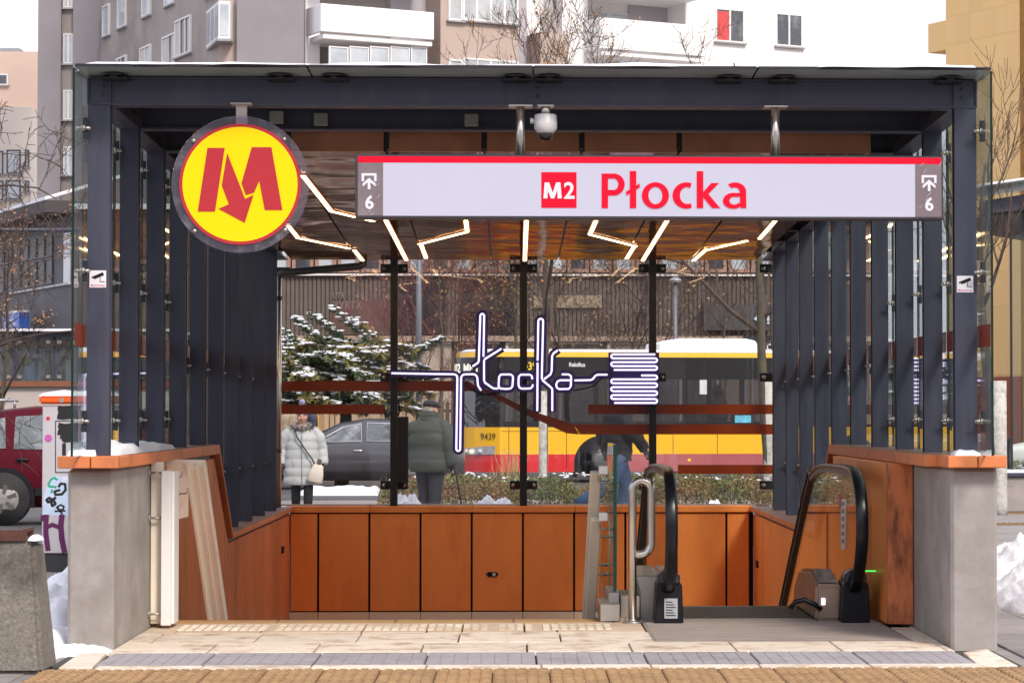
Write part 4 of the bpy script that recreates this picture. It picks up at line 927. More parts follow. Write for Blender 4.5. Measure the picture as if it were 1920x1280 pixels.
def window(F,par,x0,y0,x1,y1,nm=1,fr=None,gl=None,fw=.07,n=.0,proud=.05,sill=True,named='window'):
    ym,xm=(y0+y1)/2,(x0+x1)/2
    ta,_=F.q(x0,ym); tb,_=F.q(x1,ym); _,zb=F.q(xm,y1); _,za=F.q(xm,y0)
    t0,t1=min(ta,tb),max(ta,tb); q=MB(); a,b=n-.05,n+proud
    F.box(q,t0,t1,za-fw,za,a,b); F.box(q,t0,t1,zb,zb+fw,a,b); F.box(q,t0,t0+fw,zb+fw,za-fw,a,b); F.box(q,t1-fw,t1,zb+fw,za-fw,a,b)
    for i in range(1,nm+1):
        t=t0+(t1-t0)*i/(nm+1); F.box(q,t-fw*.6,t+fw*.6,zb+fw,za-fw,a,b-.006)
    w=part(named,q,fr or WFR,par)
    q=MB(); F.box(q,t0+fw*.5,t1-fw*.5,zb+fw*.5,za-fw*.5,n+.002,n+proud*.4); part('pane',q,gl or random.choice([WGL,WGP,WGP]),w)
    if nm in(1,2,3) and proud>.04 and rcurt.random()<.6 and named=='window' and fr is None and par is gt:
        q=MB(); w_=(t1-t0)*rcurt.uniform(.16,.32); F.box(q,t0+fw,t0+fw+w_,zb+fw,za-fw,n+proud*.4+.002,n+proud*.4+.006)
        if rcurt.random()<.6: F.box(q,t1-fw-w_*.8,t1-fw,zb+fw,za-fw,n+proud*.4+.002,n+proud*.4+.006)
        part('curtain',q,mat('curtain_pale',(.55,.53,.50),.8,0,.2,14,stretch=(6,6,.3)),w)
    if sill: q=MB(); F.box(q,t0-.08,t1+.08,zb-.07,zb-.003,n-.05,n+.16); part('sill',q,SILL,w)
    return w
REND=mat('grey_render',(.33,.295,.275),.9,0,.14,.45,(.17,.145,.13),.75,.22,bump=.1,bscale=3)
RENDP=mat('plain_grey_render',(.27,.25,.27),.9,0,.08,.5,(.22,.205,.22),.4,.2)
WREN=mat('white_render',(.84,.83,.83),.85,0,.03,.4)
BEI=mat('beige_render',(.43,.345,.30),.88,0,.05,.5); LAV_SHADE=mat('lavender_shade_render',(.44,.42,.46),.88,0,.05,.5)  # lavender carries the tint of the shaded faces in its colour
# --- grey rendered tower
gt=thing('apartment_tower','tall grey rendered apartment block with scattered white windows at the upper left','apartment block',(-14,105,0))
vd=ray(-1255,770); NP=W(420,100,100)
FG=Facade((NP.x,NP.y),(-vd.x,-vd.y))           # t grows towards the camera, 0 at the near end
tL,_=FG.q(187,300); 
q=MB(); FG.box(q,tL,0,-.03,34,-9,0); part('wall',q,REND,gt)
far=FG.p(tL,0)
FF=Facade((far.x,far.y),(1,0))
tA,tB,tC,tD=[FF.q(p,300)[0] for p in(70,113,136,189)]
q=MB(); FF.box(q,tA,tB,-.03,34,-10,.02); part('wall',q,RENDP,gt); q=MB(); FF.box(q,tC,tD,-.03,34,-10,.04); part('wall',q,RENDP,gt); q=MB(); FF.box(q,tB,tC,-.03,34,-10,-.25); part('wall',q,REND,gt)
for y0,y1 in((-44,14),(62,119),(168,224),(274,328),(380,432)): window(FF,gt,117,y0,136,y1,1,n=-.2)
F5=Facade((NP.x,100),(1,0)); ta,tb,tc=[F5.q(p,60)[0] for p in(409,446,571)]
q=MB(); F5.box(q,ta,tb,-.03,34,-9,.0); part('wall',q,BEI,gt); q=MB(); F5.box(q,tb,tc,-.03,34,-9,.35); part('wall',q,RENDP,gt)
for x0,y0,x1,y1,nm in((195,10,207,68,0),(223,-8,238,52,0),(269,-28,284,31,0),(311,-50,327,10,0),(331,34,360,104,2),(307,66,331,124,1),(265,87,285,150,1),(220,107,239,165,1),(386,-62,406,-8,1),(195,124,207,180,0),(331,160,360,226,2)):
    window(FG,gt,x0,y0,x1,y1,nm,proud=.10)
bay=MB(); pts=[FG.q(388,45)[0],FG.q(412,45)[0]]
za,zb=F5.q(412,8)[1],F5.q(412,78)[1]
A_=FG.p(FG.q(389,45)[0],0,.05); B_=F5.p(F5.q(414,45)[0],0,.75); C_=F5.p(F5.q(435,45)[0],0,.7); D_=F5.p(F5.q(437,45)[0],0,0)
bay.prism([v+Vector((0,0,zb)) for v in (A_,B_,C_,D_)],(0,0,za-zb)); bw=part('bay_window',bay,WFR,gt)
for (u,v),k in(((A_,B_),3),((B_,C_),1)):
    d=(v-u); n=Vector((d.y,-d.x,0)).normalized()
    for i in range(k):
        a=u+d*((i+.12)/k)+n*.004; b=u+d*((i+.88)/k)+n*.004; m=MB(); m.prism([a+Vector((0,0,zb+.12)),b+Vector((0,0,zb+.12)),b+Vector((0,0,za-.12)),a+Vector((0,0,za-.12))],n*.012); part('pane',m,WGP,bw)
m=MB(); m.prism([v+Vector((0,0,zb-.10)) for v in (A_,B_+Vector((-.05,-.1,0)),C_+Vector((.05,-.1,0)),D_)],(0,0,.095)); part('sill',m,SILL,bw)
# --- white block with balconies
wt=thing('apartment_block','white apartment block with rounded-off white balconies and beige bays above the roof','apartment block',(2,105,0))
WO=W(570,100,100.4); FW_=Facade((WO.x,100.4),(math.cos(R_(27)),math.sin(R_(27))))
T=lambda px,py=60: FW_.q(px,py)[0]; Zf=lambda px,py: FW_.q(px,py)[1]
def wb(px0,px1,y0,y1,n0,n1,m,nm='wall',par=None,bev=0):
    xm=(px0+px1)/2; q=MB(); FW_.box(q,T(px0),T(px1),Zf(xm,y1),Zf(xm,y0),n0,n1); return part(nm,q,m,par or wt,bev)
tE=T(1545); q=MB(); FW_.box(q,T(571),tE,-.03,34,-12,-1.6); part('wall',q,WREN,wt)
q=MB(); FW_.box(q,T(571),T(600),-.03,34,-1.6,-.02); part('wall',q,WREN,wt)
q=MB(); FW_.box(q,T(1285),T(1512),-.03,34,-1.6,0); part('wall',q,WREN,wt); q=MB(); FW_.box(q,T(1512),tE,-.03,34,-1.6,-.5); part('wall',q,LAV_SHADE if False else WREN,wt)
# beige bay with windows
q=MB(); t0,t1=T(808),T(952); FW_.box(q,t0,t1,-.03,34,-1.6,.9); part('bay_wall',q,BEI,wt)
q=MB(); t0,t1=T(742),T(808); FW_.box(q,t0,t1,-.03,34,-1.6,-.5); part('bay_wall',q,LAV_SHADE,wt)
wb(1000,1052,66,400,-1.6,.6,BEI); wb(952,1000,-300,400,-1.6,-.6,LAV_SHADE)
wb(1052,1100,-300,700,-1.6,.1,WREN)
for y0,y1 in((-28,45),(117,190)):
    window(FW_,wt,822,y0,848,y1,0,n=.92); window(FW_,wt,849,y0,952,y1+3,3,n=.92)
# balconies
def balcony(p0,p1,ytop,ybot,lab,n1=1.5):
    t0,t1=T(p0),T(p1); xm=(p0+p1)/2
    za,zb=Zf(xm,ytop),Zf(xm,ybot); q=MB()
    FW_.box(q,t0+.15,t1-.02,zb,zb+.2,-1.6,n1-.12); FW_.box(q,t0,t1,zb+.25,za,n1-.12,n1); FW_.box(q,t0,t0+.12,zb+.25,za,-1.0,n1-.12); FW_.box(q,t1-.12,t1,zb+.25,za,-1.0,n1-.12)
    return part('balcony',q,WREN,wt,bevel=.02)
balcony(574,784,25,88,''); balcony(1092,1288,50,118,'')
balcony(574,784,-95,-32,''); balcony(1092,1288,-70,-2,'')
for x0,x1,y0,y1,nm in((602,700,-40,24,1),(706,735,-50,24,0)): window(FW_,wt,x0,y0,x1,y1,nm,n=-1.58)
for x0,x1 in((594,630),(632,668),(670,706),(708,744),(746,776)): window(FW_,wt,x0,95,x1,160,0,gl=WGP,n=1.2,fw=.05,sill=False,named='loggia_window')
window(FW_,wt,1103,12,1212,70,2,n=-1.58); wb(1095,1100,-300,60,-1.6,-1.2,LAV_SHADE)
q=MB(); FW_.box(q,T(1212),T(1285),Zf(1250,60),Zf(1250,-2),-1.62,-1.5); part('loggia_back_wall',q,LAV_SHADE,wt)
w1=window(FW_,wt,1341,17,1395,80,1,n=.0,gl=WGL); w2=window(FW_,wt,1454,26,1504,88,1,n=-.0,gl=WGL)
q=MB(); FW_.box(q,T(1345),T(1370),Zf(1356,76),Zf(1356,22),.021,.026); part('red_curtain',q,mat('curtain_red',(.55,.07,.07),.7,0,.15,3),w1)
# --- pale office far left
po=thing('office_building','pale beige flat-roofed building at the far left behind bare branches','building',(-28,140,0))
FO=Facade((-32,140),(1,0)); t0,t1=FO.q(-120,300)[0],FO.q(69,300)[0]
q=MB(); FO.box(q,t0,t1,-.03,FO.q(40,97)[1],-12,0); part('wall',q,mat('pale_beige_render',(.60,.46,.38),.9,0,.05,.6),po)
q=MB(); FO.box(q,t0,t1+.0,-.03,FO.q(40,209)[1],.002,2.0); part('lower_wing',q,mat('cream_render',(.72,.64,.56),.9,0,.05,.6),po)
q=MB(); FO.box(q,t0,FO.q(30,100)[0],FO.q(40,104)[1],FO.q(40,96)[1]+.3,-6,-1); part('roof_unit',q,mat('roof_unit_grey',(.25,.27,.3),.7),po)
window(FO,po,-30,139,15,160,0); 
for x0,x1,y0,y1 in((26,52,288,332),(-5,20,290,334),(60,68,288,320),(24,52,344,380),(-6,20,345,382),(60,68,345,366)): window(FO,po,x0,y0,x1,y1,0,gl=WGP,n=2.0,fr=mat('dark_frame',(.08,.08,.09),.5))
# --- yellow building right
yb=thing('yellow_building','tall ochre yellow panelled building with a red brick base at the upper right','building',(20,100,0))
vd2=ray(-1423,770); YO=W(1913,300,88); FY=Facade((YO.x,YO.y),(-vd2.x,-vd2.y)); tl0=FY.q(1774,300)[0]
YEB=mat('ochre_panel',(.80,.54,.24),.75,0,.04,.5,(.74,.49,.21),.4,.3,pvar=.03,stretch=(1,1,.25)); ztop=FY.q(1840,-5)[1]
q=MB(); FY.box(q,tl0+.05,-.02,-.03,ztop+4,-10,-.006); part('wall',q,mat('joint_ochre',(.68,.45,.19),.8),yb)
nc=6; zs=[FY.q(1880,y)[1] for y in(702,640,575,510,445,385,322,260,198,132,64,10,-60)]
for i in range(nc):
    a,b=tl0+(-tl0)*i/nc,tl0+(-tl0)*(i+1)/nc
    for z0,z1 in zip(zs[:-1],zs[1:]):
        q=MB(); FY.box(q,a+.002,b-.002,z0+.006,z1-.006,-.01,0); part('facade_panel',q,YEB,yb)
q=MB(); FY.box(q,tl0-1.2,tl0+.8,FY.q(1770,93)[1],FY.q(1770,38)[1],-4,-.08); part('side_box',q,YEB,yb)
q=MB(); FY.box(q,tl0+.02,-.0,-.03,FY.q(1888,706)[1],-.055,.012); part('brick_base',q,mat('brick_red',(.30,.09,.05),.85,0,.25,9),yb)
q=MB(); FY.box(q,1.2,4,-.03,ztop+6,-9,.5); part('wall',q,mat('bright_yellow_wall',(.74,.50,.06),.7,0,.05,.5),yb)
# --- long slatted building
sl_=thing('commercial_building','long low building with dark grey flank, snowy roof and brown slatted front behind the bus','commercial building',(-4,74,0))
YM=74.0; FM=Facade((0,YM),(1,0)); tm=lambda px: FM.q(px,560)[0]; zm=lambda py: FM.q(960,py)[1]
BRN=mat('brown_slat',(.125,.096,.086),.75,0,.18,3,(.07,.055,.052),.6,.6); BRB=mat('brown_back',(.10,.068,.055),.85,0,.15,2)
e0,e1=tm(136),tm(1660)
q=MB(); FM.box(q,e0,e1,-.03,zm(395),-10,0); part('wall',q,BRB,sl_)
q=MB(); FM.box(q,e0,e1,zm(395),zm(385),-10,.3); part('roof_edge',q,SNOW,sl_)
rn=random.Random(4); q=MB(); t=tm(440)
while t<e1-.1:
    px_dark=False
    FM.box(q,t,t+.085+rn.uniform(-.01,.01),zm(629),zm(521),0,.03+rn.uniform(0,.015)); t+=.125
part('timber_slat',q,BRN,sl_,kind='stuff')
q=MB(); FM.box(q,tm(440),e1,zm(517.5),zm(514),0,.16); part('sill_band',q,mat('pale_sill',(.70,.66,.64),.7),sl_)
PINK=mat('pink_frame',(.33,.19,.15),.7); 
px=460; k=0
while px<1640:
    window(FM,sl_,px+2,425,px+42,511,0,fr=PINK,gl=[WGP,WGP,WGL][k%3],sill=False,proud=.08,fw=.1); px+=43; k+=1
q=MB(); FM.box(q,tm(440),e1,zm(640),zm(630),0,.25); part('shop_fascia',q,mat('fascia_beige',(.36,.26,.20),.8),sl_)
for a,b,c,d,m in((752,835,528,628,'dark'),(868,965,522,640,'dark'),(1318,1442,571,619,'board'),(1000,1128,554,577,'pale')):
    mm={'dark':mat('dark_glazing',(.02,.02,.026),.12,0,.3,1,spec=.8),'board':mat('grey_board',(.055,.052,.055),.6,0,.15,2),'pale':mat('reflected_band',(.27,.21,.14),.7)}[m]
    q=MB(); FM.box(q,tm(a),tm(b),zm(d),zm(c),.08,.14 if m!='board' else .3); part('dark_glazing' if m=='dark' else 'facade_board_or_reflection',q,mm,sl_)  # the beige band is a reflection painted as a thin panel
for a,b in((650,735),(740,850),(860,940),(950,1040),(1050,1130),(1140,1225),(1232,1268),(1275,1335),(1345,1388),(1394,1440),(1450,1540),(1550,1640)):
    q=MB(); FM.box(q,tm(a)+.05,tm(b)-.05,.1,zm(645),.02,.08); w=part('shop_window',q,WGL if rn.random()<.65 else mat('shop_beige',(.34,.27,.22),.7),sl_)
    q=MB(); FM.box(q,tm(a)+.05,tm(b)-.05,zm(645),zm(641),.02,.14); FM.box(q,tm(a)-.03,tm(a)+.05,.1,zm(641),.02,.14); part('shop_frame',q,mat('shop_frame_pale',(.55,.50,.46),.6),w)
q=MB(); FM.box(q,tm(1392),tm(1446),zm(668),zm(629),.3,.36); part('shop_sign_board',q,mat('sign_black',(.015,.014,.018),.4),sl_)
q=MB(); o=FM.p(tm(1413),zm(657),.37); put_text(q,'WELC',o,UX,UZ,.20,.46,.03); part('shop_lettering',q,mat('sign_text_white',(.8,.8,.8),.5),sl_)
# mural
q=MB(); FM.box(q,tm(624),tm(735),zm(628),zm(565),.085,.09); part('mural_panel',q,mat('mural_red',(.11,.045,.042),.8,0,.4,2.5,(.08,.058,.05),.9,1.2,c2lo=.42),sl_)
q=MB(); put_text(q,'UTR',FM.p(tm(625),zm(560),.1),UX,UZ,.17,.33,.01); put_text(q,'XYRTX',FM.p(tm(624),zm(580),.1),UX,UZ,.22,.85,.01); part('mural_lettering',q,mat('mural_text',(.17,.14,.135),.8),sl_)
# dark flank to the left
NPm=FM.p(e0,0); vd3=ray(-1283,770); FD=Facade((NPm.x,NPm.y),(-vd3.x,-vd3.y)); tl1=FD.q(-60,500)[0]
DG=mat('dark_grey_cladding',(.070,.066,.080),.6,0,.1,1,(.055,.052,.06),.4,.6)
ze=FD.q(134,379)[1]
q=MB(); FD.box(q,tl1,-.02,-.03,ze,-9,0); part('flank_wall',q,DG,sl_)
q=MB(); q.prism([FD.p(tl1,ze,.9),FD.p(.3,ze,.9),FD.p(.3,ze+1.75,-4.5),FD.p(tl1,ze+1.75,-4.5)],(0,0,.09)); part('snowy_roof',q,SNOW,sl_)
q=MB(); FD.box(q,tl1,.3,ze-.35,ze,0,.88); part('eaves_fascia',q,mat('eaves_dark',(.05,.042,.045),.7),sl_)
k=0
for i in range(9):
    xa=-36+i*15.2
    for ya,yb_ in((462+2-i*3.1,503-i*2.6),(505-i*2.6,556-i*2.9)):
        if xa>104: continue
        window(FD,sl_,xa,ya,xa+14.5,yb_,0,fr=mat('dark_frame',(.08,.08,.09)),gl=mat('flank_glass',(.045,.036,.034),.4,0,.5,1.5,(.11,.09,.075),.7,1.2,spec=.3),sill=False,fw=.05)
q=MB(); FD.box(q,FD.q(122,500)[0],FD.q(133,500)[0],FD.q(127,532)[1],FD.q(127,437)[1],-.02,.05); part('pale_pane',q,WGP,sl_)
q=MB(); FD.box(q,FD.q(20,550)[0],FD.q(133,540)[0],FD.q(75,543)[1],FD.q(75,539)[1],0,.08); part('window_ledge',q,mat('ledge_pale',(.45,.44,.46),.6),sl_)
# diamond sign and blue sign
ds=thing('diamond_sign','orange and white diamond sign on the dark board above the bus','sign',FM.p(tm(1426),zm(606),.35))
def dia(cx,cy,r,n,m,nm):
    q=MB(); q.prism([FM.p(tm(cx),zm(cy-r),n),FM.p(tm(cx+r),zm(cy),n),FM.p(tm(cx),zm(cy+r),n),FM.p(tm(cx-r),zm(cy),n)],(0,-.03,0)); part(nm,q,m,ds)
WSG=mat('sign_white_plain',(.78,.80,.84),.5); OSG=mat('sign_orange',(.85,.20,.02),.5)
dia(1426,591,9.6,.34,WSG,'diamond_board'); dia(1426,591,7.2,.375,OSG,'orange_diamond'); 
q=MB(); c=FM.p(tm(1426),zm(591),.41); q.cyl(c,c+Vector((0,-.02,0)),.035,14,sm=False); part('centre_dot',q,WSG,ds)
q=MB(); q.prism([FM.p(tm(x),zm(y),.345) for x,y in((1417,592),(1424,602),(1421,606),(1411,598))],(0,-.02,0)); q.prism([FM.p(tm(x),zm(y),.345) for x,y in((1436,592),(1440,592),(1440,608),(1436,608))],(0,-.02,0)); part('side_blade',q,mat('pale_blue_sign',(.55,.68,.85),.5),ds)
bs=thing('shop_sign','blue shop sign with white marks standing above the left glass pavilion','sign',FD.p(FD.q(70,600)[0],FD.q(70,617)[1],.8))
t0,t1=FD.q(54,600)[0],FD.q(86,600)[0]; z0,z1=FD.q(70,617)[1],FD.q(70,588)[1]
q=MB(); FD.box(q,t0,t1,z0,z1,.5,.8); part('sign_box',q,mat('sign_blue',(.01,.09,.42),.4),bs); q=MB(); FD.box(q,t0,t1,z1,z1+.06,.5,.8); part('snow_cap',q,SNOW,bs)
q=MB(); rr=random.Random(2)
for a,b,c,d in((.08,.2,.12,.45),(.28,.36,.12,.4),(.42,.85,.15,.36),(.34,.68,.5,.62),(.5,.6,.7,.78)):
    FD.box(q,t0+(t1-t0)*a,t0+(t1-t0)*b,z0+(z1-z0)*c,z0+(z1-z0)*d,.801,.806)
part('pale_print',q,mat('print_pale',(.50,.55,.80),.5),bs)
# ================================================================== glass pavilions beside
lp_=thing('glass_pavilion','low glass pavilion with snowy roof edge on a concrete base at the left','pavilion',W(50,770,46)); Yp=46.
X=lambda px: W(px,700,Yp).x; Zp=lambda py: W(50,py,Yp).z
q=MB(); q.box(X(-80),X(330),Yp,Yp+.4,-.03,Zp(725)); part('concrete_base',q,mat('pale_concrete',(.45,.40,.37),.85,0,.08,2),lp_)
q=MB(); q.box(X(-80),X(330),Yp-.08,Yp+.45,Zp(725)+.002,Zp(714)); part('brown_sill',q,mat('brown_sill',(.20,.075,.04),.6),lp_)
pxs=[-80,-45,27,101,175,250,330]
for a,b in zip(pxs[:-1],pxs[1:]):
    q=MB(); q.box(X(a)+.02,X(b)-.02,Yp,Yp+.02,Zp(714),Zp(630)); part('glass_pane',q,glass('pavilion_glass',(.80,.86,.86),.06,0,.12,(.5,.52,.54)),lp_)
    q=MB(); q.box(X(b)-.05,X(b)+.05,Yp+.03,Yp+.15,Zp(714),Zp(622)); po_=part('post',q,STEEL,lp_)
    for dx in(-.1,.1):
        for y in(641,706): q=MB(); q.box(X(b)+dx-.04,X(b)+dx+.04,Yp-.03,Yp,Zp(y)-.03,Zp(y)+.03); part('pane_clamp',q,BOLT,po_)
q=MB(); q.box(X(-80),X(330),Yp+.025,Yp+.03,Zp(648),Zp(637)); part('orange_stripe',q,mat('stripe_brown',(.26,.11,.06),.6),lp_)
q=MB(); q.box(X(-80),X(330),Yp-.1,Yp+.2,Zp(632),Zp(622)); part('top_beam',q,STEEL,lp_)
q=MB(); q.box(X(-82),X(330),Yp-.3,Yp+4,Zp(622)+.004,Zp(617)); part('snowy_edge',q,SNOW,lp_)
q=MB(); q.box(X(-80),X(330),Yp+3.9,Yp+4,-.03,Zp(622)); part('back_wall',q,mat('pav_back',(.16,.14,.13),.8,0,.3,1.5),lp_)
q=MB(); q.box(X(32),X(64),Yp+.6,Yp+.66,Zp(712),Zp(652)); pst=part('poster',q,mat('poster_blue',(.42,.52,.68),.5,0,.2,3),lp_)
q=MB(); c=W(49,675,Yp+.59); q.ell(c,.11,.01,.1,14,8); part('poster_picture',q,mat('poster_green',(.22,.30,.08),.5,0,.6,12),pst)
for a,b,c,d,m in((108,128,672,712,WFR),(70,90,655,712,mat('pav_panel',(.28,.26,.25),.7))):
    q=MB(); q.box(X(a),X(b),Yp+.8,Yp+.9,Zp(d),Zp(c)); part('inner_panel',q,m,lp_)
rp_=thing('glass_pavilion','steel and glass pavilion with snowy roof on a grey concrete base at the right edge','pavilion',W(1900,950,41)); Yp=41.
X=lambda px: W(px,700,Yp).x; Zp=lambda py: W(1900,py,Yp).z
q=MB(); q.box(X(1873),X(2150),Yp,Yp+.4,-.03,Zp(893)); part('concrete_base',q,CONC,rp_,bevel=.02)
q=MB(); q.box(X(1868),X(2150),Yp-.05,Yp+.45,Zp(893)+.002,Zp(886)); part('base_coping',q,STEEL,rp_)
q=MB(); q.box(X(1870),X(2150),Yp+.0,Yp+.3,Zp(886),Zp(886)+.05); part('snow_line',q,SNOW,rp_)
q=MB(); q.prism([Vector((X(x),Yp,Zp(y))) for x,y in((1846,401),(1850,376),(1960,358),(2150,330),(2150,365),(1960,389))],(0,.3,0)); part('roof_beam',q,STEEL,rp_)
q=MB(); q.prism([Vector((X(x),Yp-.4,Zp(y))) for x,y in((1832,353),(1960,334),(2150,308),(2150,304),(1960,330),(1832,349))],(0,3,0)); part('snowy_roof',q,SNOW,rp_)
q=MB(); q.prism([Vector((X(x),Yp-.2,Zp(y))) for x,y in((1840,374),(1960,356),(1960,336),(1840,354))],(0,.02,0)); part('roof_glass',q,GLASSS,rp_)
q=MB(); q.prism([Vector((X(x),Yp+.05,Zp(y))) for x,y in((1850,401),(1960,389),(1960,440),(1870,425))],(0,1.5,0)); part('soffit',q,STEELD,rp_)
q=MB(); q.box(X(1899),X(2100),Yp+.1,Yp+.12,Zp(886),Zp(440)); part('side_pane',q,GLASSS,rp_)
q=MB(); q.box(X(1897),X(1900.5),Yp+.08,Yp+.14,Zp(886),Zp(438)); part('pane_edge',q,STEELD,rp_)
q=MB(); q.box(X(1945),X(1965),Yp+.2,Yp+.35,Zp(886),Zp(389)); part('post',q,STEEL,rp_)
q=MB(); q.box(X(1928),X(1936),Yp-.1,Yp+.0,Zp(418),Zp(384)); part('lamp',q,WHITE,rp_)
# ================================================================== street furniture behind
def lamp(px,Y,ytop,lab,head):
    a=W(px,ytop,Y); t=thing('street_lamp',lab,'street lamp',(a.x,Y,0))
    m=MB(); m.cyl((a.x,Y,-.03),(a.x,Y,a.z),.075,12,r2=.05); part('pole',m,mat('lamp_pole_grey',(.14,.145,.17),.5,.3),t)
    if head:
        m=MB(); m.tube([(a.x,Y,a.z-.02),(a.x,Y,a.z+.0),(a.x,Y,a.z+.05),(a.x,Y,a.z+.09)],[.17,.175,.13,.04],18); part('lamp_hood',m,mat('lamp_hood_grey',(.25,.26,.30),.4,.3),t)
        m=MB(); m.cyl((a.x,Y,a.z-.05),(a.x,Y,a.z-.02),.14,18); part('lamp_glass',m,mat('lamp_glass',(.6,.58,.5),.3),t)
    else:
        m=MB(); m.beam((a.x,Y,a.z),(a.x+.9,Y,a.z+.12),.14,.08); part('lamp_head',m,mat('lamp_hood_grey',(.25,.26,.30),.4,.3),t)
lamp(1266,66,526,'grey street lamp with a round hooded head behind the bus',True)
lamp(786,57,330,'slim grey lamp post behind the snowy conifer',False)
fc=thing('picket_fence','weathered wooden picket fence behind the grey car','fence',W(700,800,60)); YF=60.
rr=random.Random(9); px=530
q=MB(); a,b=W(528,770,YF),W(880,790,YF); q.box(a.x,b.x,YF+.03,YF+.06,a.z-.03,a.z+.03); q.box(a.x,b.x,YF+.03,YF+.06,b.z-.3,b.z-.24); part('fence_rail',q,mat('fence_wood_dark',(.22,.15,.09),.85),fc)
WOOD=mat('fence_wood',(.42,.29,.18),.85,0,.2,6,pvar=.22,stretch=(3,3,.5))
while px<880:
    a=W(px,752+rr.uniform(-2.5,2.5),YF); w=.095; q=MB(); z1=a.z
    q.prism([Vector((a.x-w/2,YF,.05)),Vector((a.x+w/2,YF,.05)),Vector((a.x+w/2,YF,z1-.06)),Vector((a.x,YF,z1)),Vector((a.x-w/2,YF,z1-.06))],(0,.025,0)); part('fence_board',q,WOOD,fc); px+=10.3
yk=thing('kiosk','yellow kiosk side glimpsed behind the woman','kiosk',W(590,800,64)); a,b=W(560,800,64),W(606,736,64); q=MB(); q.box(a.x,b.x,64,65.5,-.03,b.z); part('kiosk_wall',q,mat('kiosk_yellow',(.72,.42,.06),.6),yk)
q=MB(); q.box(b.x-.25,b.x-.05,63.95,64,b.z-.5,b.z-.1); part('kiosk_window',q,WGL,yk); q=MB(); q.box(a.x-.1,b.x+.1,63.8,65.6,b.z,b.z+.1); part('kiosk_roof',q,mat('kiosk_roof',(.1,.1,.1),.6),yk)
YB_=44
bl=thing('bollard','dark street bollard outside the right edge of the canopy','bollard',W(1892,870,44)); a=W(1892,826,44); q=MB(); q.cyl((a.x,44,-.03),(a.x,44,a.z),.06,12); part('bollard_post',q,BLACK,bl); q=MB(); q.ell((a.x,44,a.z),.055,.055,.05,12,8); part('bollard_cap',q,BLACK,bl)
bl2=thing('barrier_lamp','red round barrier lamp on a short post beside the right pavilion','barrier lamp',W(1868,900,44)); a=W(1868,834,44); q=MB(); q.ell((a.x,44,a.z),.07,.07,.10,14,10); part('lamp_dome',q,mat('lamp_red',(.7,.02,.03),.3),bl2); q=MB(); q.cyl((a.x,44,-.03),(a.x,44,a.z-.08),.03,8); part('post',q,STEELD,bl2)
ld=thing('led_display','hanging black display with green light-dot lettering seen through the left glass','led display',W(148,643,42)); a,b=W(132,650,42),W(164,637,42)
q=MB(); q.box(a.x,b.x,42,42.2,a.z,b.z); part('display_case',q,BLACK,ld); q=MB(); rr=random.Random(5); LG=emis('led_green',(.05,1,.45),1.6)
for i in range(16):
    for j in range(5):
        if rr.random()<.55 and i%4!=3: xx=a.x+.015+(b.x-a.x-.03)*i/16; zz_=a.z+.02+(b.z-a.z-.03)*j/5; q.box(xx,xx+.012,41.99,42,zz_,zz_+.013)
part('led_dots',q,LG,ld,kind='stuff'); q=MB(); q.cyl(((a.x+b.x)/2,42.1,b.z),((a.x+b.x)/2,42.1,b.z+1.8),.03,8); q.cyl(((a.x+b.x)/2,42.1,b.z+1.8),((a.x+b.x)/2-3,42.1,b.z+1.8),.03,8); q.cyl(((a.x+b.x)/2-3,42.1,-.03),((a.x+b.x)/2-3,42.1,b.z+1.8),.05,8); part('display_mast',q,STEEL,ld)
# ================================================================== bus
def tf(O,ang):
    D=Vector((math.cos(ang),math.sin(ang),0)); E=Vector((-math.sin(ang),math.cos(ang),0)); O=Vector(O)
    return lambda u,w,z: O+D*u+E*w+Vector((0,0,z))
def plan_ring(L,Wd,r=.85,inset=0,n=14):
    pts=[]
    for i in range(n+1):
        s=-1+2*i/n; u=r*abs(s)**2.8; pts.append((u+inset,Wd/2+s*(Wd/2-inset)))
    pts+=[(L-.25-inset,Wd-inset),(L-inset,Wd-.25),(L-inset,.25),(L-.25-inset,inset)]
    return pts   # starts at near side (w=0)
yawb=R_(9); B0=W(852,800,58.6); BP=tf((B0.x+.2,57.6,0),yawb)
bus=thing('city_bus','yellow and red city bus with dark windows passing behind the glass','bus',BP(6,1.3,0))
LB,WB=12.0,2.55
BY=mat('bus_yellow',(.86,.47,.012),.28,0,.02,1,coat=.4); BR=mat('bus_red',(.62,.014,.02),.28,0,.03,1,(.50,.05,.05),.4,.5,coat=.4); BG=glass('bus_glass',(.40,.40,.42),.13); BK=mat('bus_black',(.012,.012,.014),.2,0,.1,2,spec=.6)
def shell(nm,z0,z1,i0,i1,m,r=.85,th=True):
    a=[BP(u,w,z0) for u,w in plan_ring(LB,WB,r,i0)]; b=[BP(u,w,z1) for u,w in plan_ring(LB,WB,r,i1)]
    q=MB(); q.loft([a,b],0,False,False); return part(nm,q,m,bus)
shell('lower_skirt',.22,.62,.0,.0,BR); shell('waist_panel',.62,1.23,.0,.0,BY); shell('window_band',1.23,2.82,.0,.045,BG); shell('roof_stripe',2.82,2.93,.045,.06,BY)
q=MB(); a=[BP(u,w,2.931) for u,w in plan_ring(LB,WB,.85,.06)]; b=[BP(u,w,3.0) for u,w in plan_ring(LB,WB,.85,.25)]; q.loft([a,b]); part('roof',q,mat('bus_roof_white',(.72,.72,.73),.5),bus)
q=MB(); a=[BP(u,w,.22) for u,w in plan_ring(LB,WB,.85,.03)]; b=[BP(u,w,1.0) for u,w in plan_ring(LB,WB,.85,.03)]; q.loft([a,b]); part('floor_body',q,BK,bus)
Wb=lambda px,py: PLN(px,py,BP(0,0,0),(math.sin(yawb),-math.cos(yawb),0))
